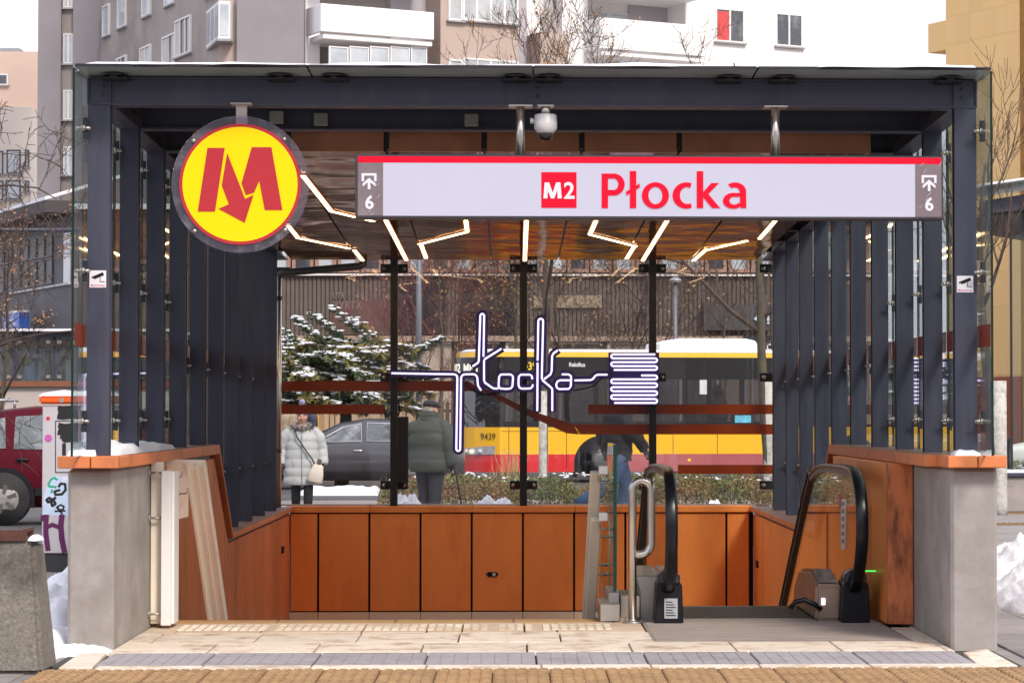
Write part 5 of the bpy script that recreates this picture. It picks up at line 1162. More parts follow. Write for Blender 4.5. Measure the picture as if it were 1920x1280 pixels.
def uz(px,py):
    v=Wb(px,py)-BP(0,0,0); return v.x*math.cos(yawb)+v.y*math.sin(yawb),v.z
u0,u1=uz(1245,650)[0],uz(1436,650)[0]
q=MB(); q.prism([BP(u0,.45,2.96),BP(u1,.45,2.96),BP(u1-.12,.45,3.22),BP(u1-.35,.45,3.27),BP(u0+.5,.45,3.27),BP(u0,.45,3.16)],tf((0,0,0),yawb)(0,1.6,0)); part('roof_unit',q,mat('bus_roof_white',(.72,.72,.73)),bus,bevel=.03)
# side details on the near side (w = -small)
def sidebox(nm,ua,ub,z0,z1,m,w=-.012,d=.01,par=None):
    q=MB(); vs=[BP(u,ww,z) for z in(z0,z1) for u,ww in((ua,w),(ub,w),(ub,w+d),(ua,w+d))]; q.add(vs,[(0,3,2,1),(4,5,6,7),(0,1,5,4),(1,2,6,5),(2,3,7,6),(3,0,4,7)]); return part(nm,q,m,par or bus)
sidebox('upper_mask',.95,LB-.3,2.32,2.815,BK,-.004,.01)
for px in(1030,1118,1285,1330,1392,1450,1560,1680):
    u=uz(px,750)[0]; sidebox('window_pillar',u-.05,u+.05,1.24,2.32,BK,-.006,.01)
sidebox('window_rail',.95,LB-.3,1.24,1.36,BK,-.005,.008); u=uz(1300,745)[0]; sidebox('window_rail',u,u+1.9,1.62,1.66,BK,-.008,.01)
u=uz(1321,720)[0]; sidebox('notice_sheet',u-.11,u+.11,1.98,2.36,mat('paper_white',(.62,.62,.65),.6),.012,.005)
u=uz(1392,780)[0]; sidebox('blue_sticker',u-.18,u+.2,1.33,1.5,mat('sticker_cyan',(.12,.45,.62),.5,0,.4,9),-.014,.004)
for px in(954,1062,1180,1262,1345): u=uz(px,840)[0]; sidebox('panel_gap',u-.006,u+.006,.3,1.22,BK,-.003,.005)
sidebox('reflection_skirt',uz(1175,860)[0],LB-.3,.225,.615,mat('bus_red_reflection',(.36,.085,.095),.6,0,.08,2,(.42,.17,.17),.5,.8),-.006,.008)  # pinkish reflection over the red skirt, painted as its own panel
sidebox('waist_line',.9,3.0,1.135,1.145,BK,-.003,.005)
# door to the rear of the front axle is on the other side; front wheel
for uc in(uz(1127,870)[0],uz(1127,870)[0]+5.9):
    q=MB(); n=18; poly=[BP(uc+.62*math.cos(math.pi*i/n),-.008,.42+.62*math.sin(math.pi*i/n)) for i in range(n+1)]+[BP(uc-.62,-.008,.2),BP(uc+.62,-.008,.2)]
    q.prism(poly,tf((0,0,0),yawb)(0,.02,0)); part('wheel_arch',q,BK,bus)
    q=MB(); q.tube([BP(uc,-.03,.47),BP(uc,-.05,.47),BP(uc,.1,.47)],[.40,.47,.47],24); wh=part('wheel',q,RUBBER,bus)
    q=MB(); q.tube([BP(uc,-.062,.47),BP(uc,-.04,.47)],[.14,.25],20); part('rim',q,mat('bus_rim',(.10,.10,.105),.5,.5),wh)
for px,y in((1172,862),(1292,862)): u,z=uz(px,y); sidebox('marker_light',u-.03,u+.03,z-.025,z+.025,emis('amber_marker',(1,.40,.02),.9),-.02,.012)
# front features following the curved nose
def nose(s,z,out=.012):
    r=.85; u=r*abs(s)**2.8; w=WB/2+s*WB/2
    return BP(u-out*.7,w-(out if s<-.6 else 0),z)
def nosestrip(nm,s0,s1,zl,zh,m,out=.012,n=10,par=None):
    q=MB(); A=[nose(s0+(s1-s0)*i/n,zl(i/n),out) for i in range(n+1)]; B=[nose(s0+(s1-s0)*i/n,zh(i/n),out) for i in range(n+1)]
    q.add(A+B,[(i,i+1,n+2+i,n+1+i) for i in range(n)]); return part(nm,q,m,par or bus)
nosestrip('windscreen_mask',-.98,.95,lambda t:2.30,lambda t:2.80,BK,.008)
nosestrip('destination_display',-.82,.3,lambda t:2.40,lambda t:2.74,mat('display_dark',(.03,.03,.035),.2),.014)
DT=emis('display_text',(1,.93,.75),.8)
for s0,txt,s1 in((-.42,'102',-.08),(-.80,'MET',-.52)):
    q=MB(); vs,fs,w=text_mesh(txt,.2,.01)
    k=(s1-s0)/w; q.add([nose(s1-(v.x)*k if False else s1-(v.x*k),2.47+v.y,.03) for v in vs],fs); part('display_lettering',q,DT,bus)
nosestrip('headlight_band',-.96,.9,lambda t:.62-.08*t+.0,lambda t:.62+.14*max(0,(1-t*2.2))+.06,mat('headlight_grey',(.42,.42,.46),.2,.2,.3,9),.02)
for s in(-.80,-.68,-.58):
    c=nose(s,.68,.035); q=MB(); q.ell(c,.06,.05,.055,12,8); part('headlight',q,emis('headlamp',(1,.85,.6),.5) if s==-.68 else mat('lamp_lens',(.5,.5,.55),.1),bus)
nosestrip('number_plate',-.25,.15,lambda t:.30,lambda t:.44,mat('plate_white',(.55,.57,.62),.5),.02); 
q=MB(); vs,fs,w=text_mesh('WI 9331',.075,.01); k=.33/w; q.add([nose(.13-v.x*k,.335+v.y,.03) for v in vs],fs); part('plate_lettering',q,BLACK,bus)
for txt,px,py,h,wd,m in(('9439',904,824,12,25,BLACK),('439',981,693,14,25,mat('number_yellow',(.85,.6,.03),.5)),('ReloBus',1067,687,7.5,30,mat('sign_text_white',(.8,.8,.8)))):
    u,z=uz(px,py); 
    q=MB(); vs,fs,w=text_mesh(txt,h/82,.02 if txt!='9439' else .0); k=(wd/82)/w
    for_w=[]
    for v in vs:
        uu=u+v.x*k
        if uu<.85:
            s=-(max(uu,0)/.85)**(1/2.8); wloc=WB/2+s*WB/2-.02
        else: wloc=-.02
        for_w.append(BP(uu,wloc,z+v.y))
    q.add(for_w,fs); part('lettering',q,m,bus)
q=MB()
for i in range(7):
    for w in(.35,1.75):
        u=3.6+i*1.05; vs=[BP(a,b,c) for c in(1.0,1.75) for a,b in((u,w),(u+.12,w),(u+.12,w+.5),(u,w+.5))]; q.add(vs,[(0,3,2,1),(4,5,6,7),(0,1,5,4),(1,2,6,5),(2,3,7,6),(3,0,4,7)])
part('seat_back',q,mat('seat_grey',(.05,.055,.075),.8),bus,kind='stuff')
YP=mat('pole_yellow',(.75,.45,.02),.4)
for u,w in((uz(1399,720)[0],.6),(uz(1385,720)[0],1.3),(uz(1425,720)[0],.9),(4.6,1.2)):
    q=MB(); q.cyl(BP(u,w,1.0),BP(u,w,2.8),.025,8); part('grab_pole',q,YP,bus)
q=MB(); q.add([BP(1.6,.5,1.0),BP(1.75,.5,1.0),BP(1.75,1.0,1.0),BP(1.6,1.0,1.0),BP(1.7,.5,1.75),BP(1.85,.5,1.75),BP(1.85,1.0,1.75),BP(1.7,1.0,1.75)],[(0,3,2,1),(4,5,6,7),(0,1,5,4),(1,2,6,5),(2,3,7,6),(3,0,4,7)]); part('driver_seat',q,BLACK,bus)
q=MB(); u=uz(1355,760)[0]; q.ell(BP(u,.5,2.05),.12,.12,.15,12,8); q.ell(BP(u+.05,.5,1.6),.22,.2,.36,12,8); part('passenger_outline',q,mat('passenger_dark',(.02,.02,.024),.8),bus)
q=MB(); q.tube([BP(.1,.2,1.3),BP(.02,1.0,2.0)],.014,6); q.tube([BP(.1,.3,1.3),BP(-.0,1.3,2.1)],.012,6); part('wiper',q,BLACK,bus)
q=MB(); q.tube([nose(.85,2.45,.05),nose(.9,2.5,.4),nose(.95,2.45,.55)],.025,6); q.ell(nose(.95,2.3,.6),.08,.05,.18,10,8); part('mirror',q,BLACK,bus)
# ================================================================== cars
def car(name,label,O,ang,L,H,Wd,stations,paint,glassm,win,wheels,wr,ground=.18,trim=True,bumper=None):
    """stations: (u, belt z, roof z, body half width, roof half width); near side is w<0"""
    P=tf(O,ang); c=thing(name,label,'car',P(L/2,0,0)); rings=[]
    for u,zb,zr,hw,hr in stations:
        r=[(-hw*.86,ground),(-hw*.985,ground+.16),(-hw,.62 if zb>.7 else zb*.7),(-hw*.985,zb-.06),(-hw*.955,zb),(-hr,max(zr-.05,zb+.004)),(-hr*.84,zr),(hr*.84,zr),(hr,max(zr-.05,zb+.004)),(hw*.955,zb),(hw*.985,zb-.06),(hw,.62 if zb>.7 else zb*.7),(hw*.985,ground+.16),(hw*.86,ground)]
        rings.append([P(u,w,z) for w,z in r])
    q=MB(); q.loft(rings); part('body',q,paint,c)
    def at(u,f,out=.012):
        for a,b in zip(stations[:-1],stations[1:]):
            if a[0]<=u<=b[0]:
                k=(u-a[0])/(b[0]-a[0]); zb,zr,hw,hr=[a[i]+(b[i]-a[i])*k for i in(1,2,3,4)]
                w0,z0,w1,z1=-hw*.955,zb,-hr,max(zr-.05,zb+.004); return P(u,w0+(w1-w0)*f-out,z0+(z1-z0)*f)
    for poly in win:
        q=MB(); A=[at(*p) for p in poly]; q.prism(A,P(0,.01,0)-P(0,0,0)); w=part('window',q,glassm,c)
        if trim:
            q=MB(); q.tube([at(p[0],p[1],.016) for p in poly],.012,5,closed=True,sm=False); part('window_trim',q,mat('chrome_trim',(.7,.7,.72),.15,1),w)
    for uw in wheels:
        y=-stations[len(stations)//2][3]
        q=MB(); n=16; poly=[P(uw+(wr+.07)*math.cos(math.pi*i/n),y-.004,wr+(wr+.07)*math.sin(math.pi*i/n)) for i in range(n+1)]; poly+=[P(uw-wr-.07,y-.004,ground),P(uw+wr+.07,y-.004,ground)]
        q.prism(poly,P(0,.03,0)-P(0,0,0)); part('wheel_arch',q,BLACK,c)
        q=MB(); q.tube([P(uw,y-.0,wr),P(uw,y-.035,wr),P(uw,y-.05,wr),P(uw,y+.17,wr)],[wr*.7,wr*.88,wr,wr],28); wh=part('tyre',q,mat('tyre_black',(.02,.02,.021),.8),c)
        q=MB(); q.tube([P(uw,y-.045,wr),P(uw,y-.03,wr)],[wr*.60,wr*.66],28); rim=part('rim',q,mat('rim_silver',(.42,.41,.40),.35,.8,.2,12),wh)
        q=MB(); 
        for i in range(6):
            t=2*math.pi*i/6+.3; 
            q.prism([P(uw+wr*r_*math.cos(t+d),y-.047,wr+wr*r_*math.sin(t+d)) for r_,d in((.2,-.32),(.55,-.17),(.55,.17),(.2,.32))],P(0,.004,0)-P(0,0,0))
        part('rim_opening',q,mat('rim_gap',(.08,.075,.07),.6),rim)
    return c,P,at
CGL=mat('car_glass',(.10,.115,.125),.05,0,.5,1.5,(.42,.46,.47),.75,1.8,spec=.9)
GP=mat('car_grey_paint',(.075,.075,.088),.25,.3,.06,1,coat=.5)
S=[(0,.55,.56,.62,.55),(.12,.72,.73,.80,.72),(.7,.84,.86,.90,.78),(1.35,.92,.95,.915,.74),(1.75,.95,1.10,.92,.70),(2.35,.96,1.38,.92,.62),(2.9,.965,1.46,.92,.60),(3.4,.97,1.45,.92,.60),(3.95,.975,1.32,.91,.62),(4.35,.98,1.12,.90,.68),(4.75,.96,1.0,.86,.74),(4.9,.80,.82,.78,.70)]
cO=W(428,800,53.5)
cg,Pg,atg=car('parked_car','dark grey saloon car with chrome window trim behind the woman','%s'%'' or (cO.x,53.9,-.02),0,4.9,1.46,1.84,S,GP,CGL,[[(1.95,.06),(2.02,.5),(2.40,.86),(2.78,.92),(2.80,.06)],[(2.90,.06),(2.90,.92),(3.45,.92),(3.82,.80),(4.0,.06)]],(.85,3.95),.33)
for u in(2.72,3.65): q=MB(); q.ell(Pg(u,-.925,.80),.11,.02,.022,10,6); part('door_handle',q,mat('chrome_trim',(.7,.7,.72)),cg)
q=MB(); q.ell(Pg(1.92,-1.02,1.0),.13,.11,.09,12,8); q.tube([Pg(1.95,-.9,.96),Pg(1.92,-1.0,.98)],.03,6); part('mirror',q,GP,cg)
for u in(1.72,2.85,3.85):
    q=MB(); q.prism([Pg(u,-.925,.35),Pg(u+.012,-.925,.35),Pg(u+.012,-.905,.93),Pg(u,-.905,.93)],Pg(0,.006,0)-Pg(0,0,0)); part('door_gap',q,BLACK,cg)
q=MB(); a,b=Pg(.9,-.93,.34),Pg(4.0,-.93,.34); q.beam(a,b,.03,.05); part('sill_trim',q,BLACK,cg)
RP=mat('car_red_paint',(.075,.003,.010),.3,0,.05,1,spec=.15)
S2=[(0,.9,.95,.70,.6),(.1,1.0,1.35,.84,.62),(.35,1.02,1.60,.88,.64),(1.2,1.02,1.69,.895,.66),(2.4,1.0,1.69,.90,.66),(2.85,.99,1.60,.90,.66),(3.35,.97,1.15,.89,.72),(3.6,.95,1.0,.88,.74),(4.15,.86,.88,.82,.70),(4.3,.62,.63,.70,.62)]
rO=W(-92,900,36.8)
cr,Pr,atr=car('parked_car','dark red off-road car with roof bars parked behind the utility cabinet',(rO.x,37.4,-.02),0,4.3,1.7,1.8,S2,RP,CGL,[[(.30,.12),(.38,.82),(.78,.88),(.82,.12)],[(.93,.10),(.93,.88),(1.62,.90),(1.66,.10)],[(1.78,.10),(1.78,.90),(2.35,.88),(2.95,.10)]],(.80,3.45),.375,.25,False)
q=MB(); q.tube([Pr(.2,-.62,1.74),Pr(.3,-.62,1.77),Pr(.95,-.62,1.77)],.025,8); q.cyl(Pr(.35,-.62,1.66),Pr(.35,-.62,1.77),.02,8); q.cyl(Pr(.9,-.62,1.66),Pr(.9,-.62,1.77),.02,8); part('roof_bar',q,mat('bar_grey',(.35,.35,.37),.3,.6),cr)
q=MB(); q.ell(Pr(1.07,-.915,.93),.10,.02,.025,10,6); part('door_handle',q,BLACK,cr)
q=MB(); a,b=Pr(1.25,-.91,.48),Pr(3.0,-.91,.48); q.beam(a,b,.03,.12); part('side_trim',q,BLACK,cr)
for u in(.88,1.72,2.95): q=MB(); q.prism([Pr(u,-.906,.3),Pr(u+.012,-.906,.3),Pr(u+.012,-.87,1.0),Pr(u,-.87,1.0)],Pr(0,.006,0)-Pr(0,0,0)); part('door_gap',q,BLACK,cr)
q=MB(); 
for i in range(13): q.prism([atr(.95,.14+.055*i,.016),atr(1.30,.14+.055*i,.016),atr(1.30,.16+.055*i,.016),atr(.95,.16+.055*i,.016)],Pr(0,.002,0)-Pr(0,0,0))
wO=W(1868,800,60)
car('parked_car','white car parked far behind the right tree',(wO.x,60,-.02),0,4.6,1.5,1.8,S,mat('car_white',(.7,.68,.64),.3,0,.03,1),CGL,[[(1.95,.06),(2.02,.5),(2.40,.86),(2.78,.92),(2.80,.06)],[(2.90,.06),(2.90,.92),(3.45,.92),(3.82,.80),(4.0,.06)]],(.85,3.95),.33)
# ================================================================== people
def skin_mesh(joints,edges,mats):
    me=bpy.data.meshes.new('sk'); names=list(joints); idx={n:i for i,n in enumerate(names)}
    me.from_pydata([joints[n][0] for n in names],[(idx[a],idx[b]) for a,b in edges],[])
    o=bpy.data.objects.new('sk',me); COL.objects.link(o)
    o.modifiers.new('s','SKIN'); sv=me.skin_vertices[0].data
    for n in names: r=joints[n][1]; sv[idx[n]].radius=(r,r) if not isinstance(r,tuple) else r; sv[idx[n]].use_root=(n=='pelvis')
    sb=o.modifiers.new('b','SUBSURF'); sb.levels=1
    dg=bpy.context.evaluated_depsgraph_get(); m2=bpy.data.meshes.new_from_object(o.evaluated_get(dg))
    vs=[v.co.copy() for v in m2.vertices]; fs=[tuple(p.vertices) for p in m2.polygons]
    bpy.data.objects.remove(o); bpy.data.meshes.remove(me); bpy.data.meshes.remove(m2); return vs,fs
SKIN=mat('skin',(.50,.27,.19),.55,0,.08,20)
def ring(c,d,rx,ry,n=16,side=None,p=2.0):
    d=Vector(d).normalized(); s=(Vector(side)-d*Vector(side).dot(d)).normalized() if side is not None else d.orthogonal().normalized(); f=d.cross(s)
    out=[]
    for j in range(n):
        t=2*math.pi*j/n; ct,st=math.cos(t),math.sin(t); e=2/p
        out.append(Vector(c)+s*rx*math.copysign(abs(ct)**e,ct)+f*ry*math.copysign(abs(st)**e,st))
    return out
def puffer(mb,path,radii,band=.11,puff=.05,n=16,side=(1,0,0),step=.02,p=2.2,wob=.012,seed=0):
    """quilted tube along path; radii = (rx,ry) per path point"""
    path=[Vector(q) for q in path]; seg=[(b-a).length for a,b in zip(path[:-1],path[1:])]; tot=sum(seg); rings=[]; s=0
    N=max(4,int(tot/step))
    for i in range(N+1):
        s=tot*i/N; k=0; acc=0
        while k<len(seg)-1 and acc+seg[k]<s: acc+=seg[k]; k+=1
        f=(s-acc)/seg[k]; c=path[k].lerp(path[k+1],f); rx=radii[k][0]+(radii[k+1][0]-radii[k][0])*f; ry=radii[k][1]+(radii[k+1][1]-radii[k][1])*f
        d=(path[k+1]-path[k])
        if f>.6 and k<len(seg)-1: d=d.normalized().lerp((path[k+2]-path[k+1]).normalized(),(f-.6)/.8)
        if f<.4 and k>0: d=d.normalized().lerp((path[k]-path[k-1]).normalized(),(.4-f)/.8)
        b=1-puff+puff*2*abs(math.sin(math.pi*s/band))**.6 if band else 1
        rg=ring(c,d,rx*b,ry*b,n,side,p)
        rg=[v+ (v-c).normalized()*wob*mnoise.noise(v*9+Vector((seed,0,0))) for v in rg]; rings.append(rg)
    mb.loft(rings); return mb
PS=[1.0]
def person(label,loc,yaw,pose,clothes):
    """local frame: x to the person's right-hand side of the picture when yaw=0 facing the camera (-y)"""
    t=thing('person',label,'person',loc,None,yaw); M=Matrix.Translation(Vector(loc))@Matrix.Rotation(yaw,4,'Z')@Matrix.Scale(PS[0],4)
    J=dict(pelvis=((0,0,.94),.12),spine=((0,.0,1.12),.12),chest=((0,.0,1.33),(.15,.11)),neck=((0,.005,1.49),.052),jaw=((0,-.02,1.555),.062),face=((0,-.015,1.63),.082),crown=((0,.0,1.70),.06))
    for s,k in((1,'r'),(-1,'l')):
        J['sh'+k]=((s*.18,0,1.40),.06); J['el'+k]=((s*.26,.02,1.12),.043); J['wr'+k]=((s*.29,-.06,.88),.028)
        J['hip'+k]=((s*.095,0,.88),.09); J['kn'+k]=((s*.10,-.02,.50),.06); J['an'+k]=((s*.10,.02,.09),.042); J['to'+k]=((s*.11,-.15,.035),.035)
    for n,v in pose.items(): J[n]=(v,J[n][1])
    E=[('pelvis','spine'),('spine','chest'),('chest','neck'),('neck','jaw'),('jaw','face'),('face','crown')]
    for k in 'rl': E+=[('chest','sh'+k),('sh'+k,'el'+k),('el'+k,'wr'+k),('pelvis','hip'+k),('hip'+k,'kn'+k),('kn'+k,'an'+k),('an'+k,'to'+k)]
    for k,s in(('r',1),('l',-1)):
        w=Vector(J['wr'+k][0]); d=(w-Vector(J['el'+k][0])).normalized(); side=Vector((0,1,0)); side=(side-d*side.dot(d)).normalized()
        pk='pa'+k; J[pk]=(w+d*.075,.03); E.append(('wr'+k,pk))
        nrm=d.cross(side)*s
        for i,(o,l) in enumerate(((-.03,.07),(-.01,.08),(.01,.075),(.03,.06))):
            a='f%s%d'%(k,i); b='g%s%d'%(k,i); J[a]=(w+d*(.085+l*.5)+side*o,.009); J[b]=(w+d*(.085+l*.85)+side*o-nrm*.02,.008); E+=[(pk,a),(a,b)]
        J['t'+k]=(w+d*.075+side*-.045-nrm*.01,.01); J['u'+k]=(w+d*.105+side*-.055-nrm*.02,.009); E+=[(pk,'t'+k),('t'+k,'u'+k)]
    vs,fs=skin_mesh(J,E,None); b=MB(); b.add(vs,fs,0,True)
    fc=Vector(J['face'][0]); yawf=pose_face.get(label[:8],0)
    Rm=Matrix.Rotation(clothes.get('head',0),3,'Z')
    H=lambda x,y,z: fc+Rm@Vector((x,y,z))
    b.ell(H(0,-.005,.0),.078,.098,.115,20,14,0,Rm)
    b.ell(H(0,-.105,-.02),.014,.02,.024,8,6); b.ell(H(0,-.098,.012),.011,.012,.035,8,6)
    for s in(-1,1): b.ell(H(s*.032,-.092,.02),.013,.008,.008,8,6,1); b.ell(H(s*.032,-.09,.035),.018,.008,.004,8,6,1); b.ell(H(s*.078,.005,0),.012,.022,.032,8,6); b.ell(H(s*.045,-.075,-.02),.025,.02,.022,8,6)
    b.ell(H(0,-.094,-.06),.026,.008,.006,8,6,2)
    part('body',b,[SKIN,mat('eye_dark',(.03,.02,.02),.3),mat('lips',(.34,.10,.09),.5)],t,M=M)
    return t,M,J,H,Rm
pose_face={}
def V(*a): return Vector(a)
# --- woman in the pale coat, walking towards the camera
loc=W(566,940,40.0); loc=(loc.x,40.0,-.02); PS[0]=.935
t,M,J,H,Rm=person('woman walking towards the camera in a pale quilted coat with fur collar and knitted hat',loc,R_(4),dict(elr=(.31,.05,1.10),wrr=(.335,-.03,.86),ell=(-.31,.04,1.10),wrl=(-.33,-.03,.87),knr=(.11,-.10,.50),anr=(.10,-.06,.10),tor=(.11,-.22,.03),knl=(-.10,-.02,.50),anl=(-.10,.12,.12),tol=(-.11,-.02,.05)),{})
COAT=mat('pale_coat',(.40,.42,.43),.6,0,.06,9,bump=.25,bscale=22)
q=MB(); puffer(q,[(0,0,.50),(0,0,.75),(0,0,1.0),(0,.01,1.25),(0,.01,1.40),(0,.0,1.50)],[(.30,.20),(.30,.21),(.275,.20),(.265,.19),(.235,.15),(.12,.11)],.145,.035,22,seed=1)
for s in(-1,1): puffer(q,[(s*.15,0,1.41),(s*.26,.02,1.30),(s*.325,.05,1.10),(s*.35,-.02,.84)],[(.09,.10),(.105,.11),(.095,.10),(.085,.085)],.13,.05,14,side=(0,1,0),seed=2+s)
part('coat',q,COAT,t,M=M)
q=MB(); q.tube([(0.0,-.205,.52),(0,-.225,.8),(0,-.215,1.1),(0,-.20,1.36)],.006,5); 
for s in(-1,1): q.tube([(s*.14,-.19,.80),(s*.15,-.19,.92)],.005,5)
part('coat_zip',q,mat('zip_grey',(.24,.25,.26),.5),t,M=M)
FUR=mat('fur_grey',(.20,.175,.17),.9,0,.5,25,bump=.4,bscale=60)
q=MB(); rr=random.Random(3)
for i in range(420):
    a=rr.uniform(0,2*math.pi); rad=rr.gauss(0,.035); c=V(.155*math.cos(a),.12*math.sin(a)-.02,1.475+.03*math.sin(a)+rr.gauss(0,.03)); d=V(math.cos(a),math.sin(a),0)
    c+=d*rad; tip=c+(d+V(rr.gauss(0,.6),rr.gauss(0,.6),rr.gauss(.1,.6))).normalized()*.055; s_=d.cross(V(rr.random(),rr.random(),1)).normalized()*.012
    q.add([c-s_,c+s_,tip],[(0,1,2)])
q.tube([V(.135*math.cos(2*math.pi*i/14),.10*math.sin(2*math.pi*i/14)-.02,1.47+.03*math.sin(2*math.pi*i/14)) for i in range(14)],.05,10,closed=True)
part('fur_collar',q,FUR,t,M=M)
q=MB(); HATM=mat('knit_hat',(.24,.20,.38),.9,0,.5,18,(.55,.52,.6),.6,14,bump=.3,bscale=60)
q.loft([ring(H(0,.01,z),(0,0,1),r,r*1.12,18,(1,0,0)) for z,r in((.035,.092),(.07,.098),(.14,.092),(.195,.07),(.215,.035))]); q.ell(H(0,.01,.25),.052,.052,.05,12,8); part('knit_hat',q,HATM,t,M=M)
TRO=mat('dark_trousers',(.014,.014,.02),.85,0,.2,8,bump=.2,bscale=20)
def trousers(J,m,t,M,w=1.):
    q=MB()
    for k in 'rl':
        h,kn,an=[Vector(J[a+k][0]) for a in('hip','kn','an')]
        q.loft([ring(h+V(0,0,.06),(h-kn),.125*w,.135*w,14,(1,0,0)),ring(h.lerp(kn,.4),(h-kn),.108*w,.115*w,14,(1,0,0)),ring(kn,(h-an),.082*w,.09*w,14,(1,0,0)),ring(kn.lerp(an,.5),(kn-an),.078*w,.085*w,14,(1,0,0)),ring(an+V(0,0,.02),(kn-an),.07*w,.08*w,14,(1,0,0))])
    part('trousers',q,m,t,M=M); q=MB()
    for k in 'rl':
        an,to=Vector(J['an'+k][0]),Vector(J['to'+k][0]); q.loft([ring(an+V(0,0,.03),(0,0,1),.05,.06,12,(1,0,0)),ring(an.lerp(to,.1)+V(0,0,-.02),(an-to)+V(0,0,.1),.05,.06,12,(1,0,0)),ring(an.lerp(to,.7),(an-to),.05,.045,12,(1,0,0)),ring(to.lerp(an,-.15),(an-to),.035,.025,12,(1,0,0))])
    part('shoes',q,mat('shoe_black',(.012,.012,.013),.5),t,M=M)
trousers(J,TRO,t,M)
GLV=mat('glove_dark',(.03,.03,.036),.8)
def gloves(J,t,M,m):
    q=MB()
    for k in 'rl':
        w=Vector(J['wr'+k][0]); p=Vector(J['pa'+k][0]); d=(p-w).normalized(); q.loft([ring(w-d*.02,d,.036,.036,10),ring(p,d,.042,.028,10),ring(p+d*.03,d,.040,.022,10)])
        for i in range(4): a,b=Vector(J['f%s%d'%(k,i)][0]),Vector(J['g%s%d'%(k,i)][0]); q.tube([p,a,b,b+(b-a)*.3],[.014,.0135,.012,.008],8)
        a,b=Vector(J['t'+k][0]),Vector(J['u'+k][0]); q.tube([p,a,b],[.015,.014,.010],8)
    part('gloves',q,m,t,M=M)
gloves(J,t,M,GLV)
bgn=thing('shoulder_bag','cream shoulder bag with a dark strap carried by the woman','handbag',M@V(.24,-.22,.72),None,R_(4)); q=MB()
MBG=M@Matrix.Translation((.24,-.24,.70))@Matrix.Rotation(R_(14),4,'Y')
q.loft([ring((0,0,z),(0,0,1),rx,ry,16,(1,0,0),3) for z,rx,ry in((-.16,.11,.05),(-.13,.135,.06),(0,.12,.055),(.12,.085,.04),(.16,.05,.025))]); part('bag_body',q,mat('bag_cream',(.55,.50,.44),.55),bgn,M=MBG)
q=MB(); q.tube([(-.13,-.14,1.45),(-.08,-.235,1.30),(.05,-.245,1.1),(.16,-.25,.95),(.21,-.25,.86)],.013,6); part('bag_strap',q,mat('strap_black',(.02,.02,.022),.6),bgn,M=M)
q=MB(); q.box(-.035,.035,-.03,.03,.13,.24); part('bag_flap',q,mat('flap_brown',(.10,.06,.045),.6),bgn,M=MBG,bevel=.01)
PS[0]=1.0
# --- man in the green jacket, seen from behind with a cane
loc=W(806,940,34.5); loc=(loc.x,34.5,-.02)
t,M,J,H,Rm=person('man from behind in a dark green quilted jacket and flat cap with a cane',loc,R_(158),dict(elr=(.30,.0,1.12),wrr=(.27,-.16,.90),ell=(-.29,.05,1.14),wrl=(-.31,-.02,.90),knr=(.10,-.06,.50),anr=(.11,.02,.09),knl=(-.09,.02,.50),anl=(-.10,.12,.12)),dict(head=R_(-18)))
GRC=mat('green_jacket',(.040,.050,.042),.75,0,.10,7,bump=.3,bscale=18)
q=MB(); puffer(q,[(0,.02,.80),(0,.02,1.0),(0,.03,1.2),(0,.03,1.36),(0,.02,1.46),(0,0,1.53)],[(.255,.20),(.28,.225),(.285,.225),(.265,.20),(.20,.15),(.13,.125)],.17,.03,22,seed=5,wob=.02)
for s in(-1,1):
    e=J['elr' if s>0 else 'ell'][0]; w=J['wrr' if s>0 else 'wrl'][0]
    puffer(q,[(s*.15,.02,1.42),(s*.255,.02,1.32),e,w],[(.10,.11),(.115,.12),(.105,.11),(.085,.085)],.16,.04,14,side=(0,1,0),seed=6+s,wob=.018)
part('jacket',q,GRC,t,M=M)
q=MB(); puffer(q,[(0,.02,1.46),(0,.01,1.54),(0,-.0,1.60)],[(.15,.14),(.135,.135),(.125,.125)],.06,.05,18,seed=9); part('collar',q,GRC,t,M=M)
q=MB(); CAPM=mat('cap_charcoal',(.022,.024,.03),.9,0,.3,30); q.loft([ring(H(0,.0+y,z),(0,-.12,1),rx,ry,20,(1,0,0)) for y,z,rx,ry in((0,.045,.096,.112),(-.005,.07,.108,.128),(-.01,.10,.10,.118),(0,.125,.07,.08),(0,.135,.03,.03))]); q.loft([ring(H(0,-.10,.052),(0,-1,-.2),.07,.012,14,(1,0,0)),ring(H(0,-.145,.042),(0,-1,-.2),.062,.008,14,(1,0,0)),ring(H(0,-.168,.036),(0,-1,-.2),.03,.004,14,(1,0,0))]); part('flat_cap',q,CAPM,t,M=M)
q=MB()
rr=random.Random(8)
for i in range(160):
    a=rr.uniform(.15*math.pi,.85*math.pi); z=rr.uniform(-.07,.05); c=H(.08*math.cos(a),.098*math.sin(a),z); d=Rm@V(math.cos(a),math.sin(a),0); s_=Rm@V(-math.sin(a),math.cos(a),0)*.008; q.add([c-s_,c+s_,c+d*.012+V(0,0,-.035)],[(0,1,2)])
part('hair',q,mat('hair_grey',(.35,.34,.33),.7),t,M=M)
JEA=mat('dark_jeans',(.012,.016,.030),.8,0,.2,6,bump=.2,bscale=20)
trousers(J,JEA,t,M,1.0); gloves(J,t,M,GLV)
hand=M@(Vector(J['pal'][0])+V(-.0,-.02,0)); 
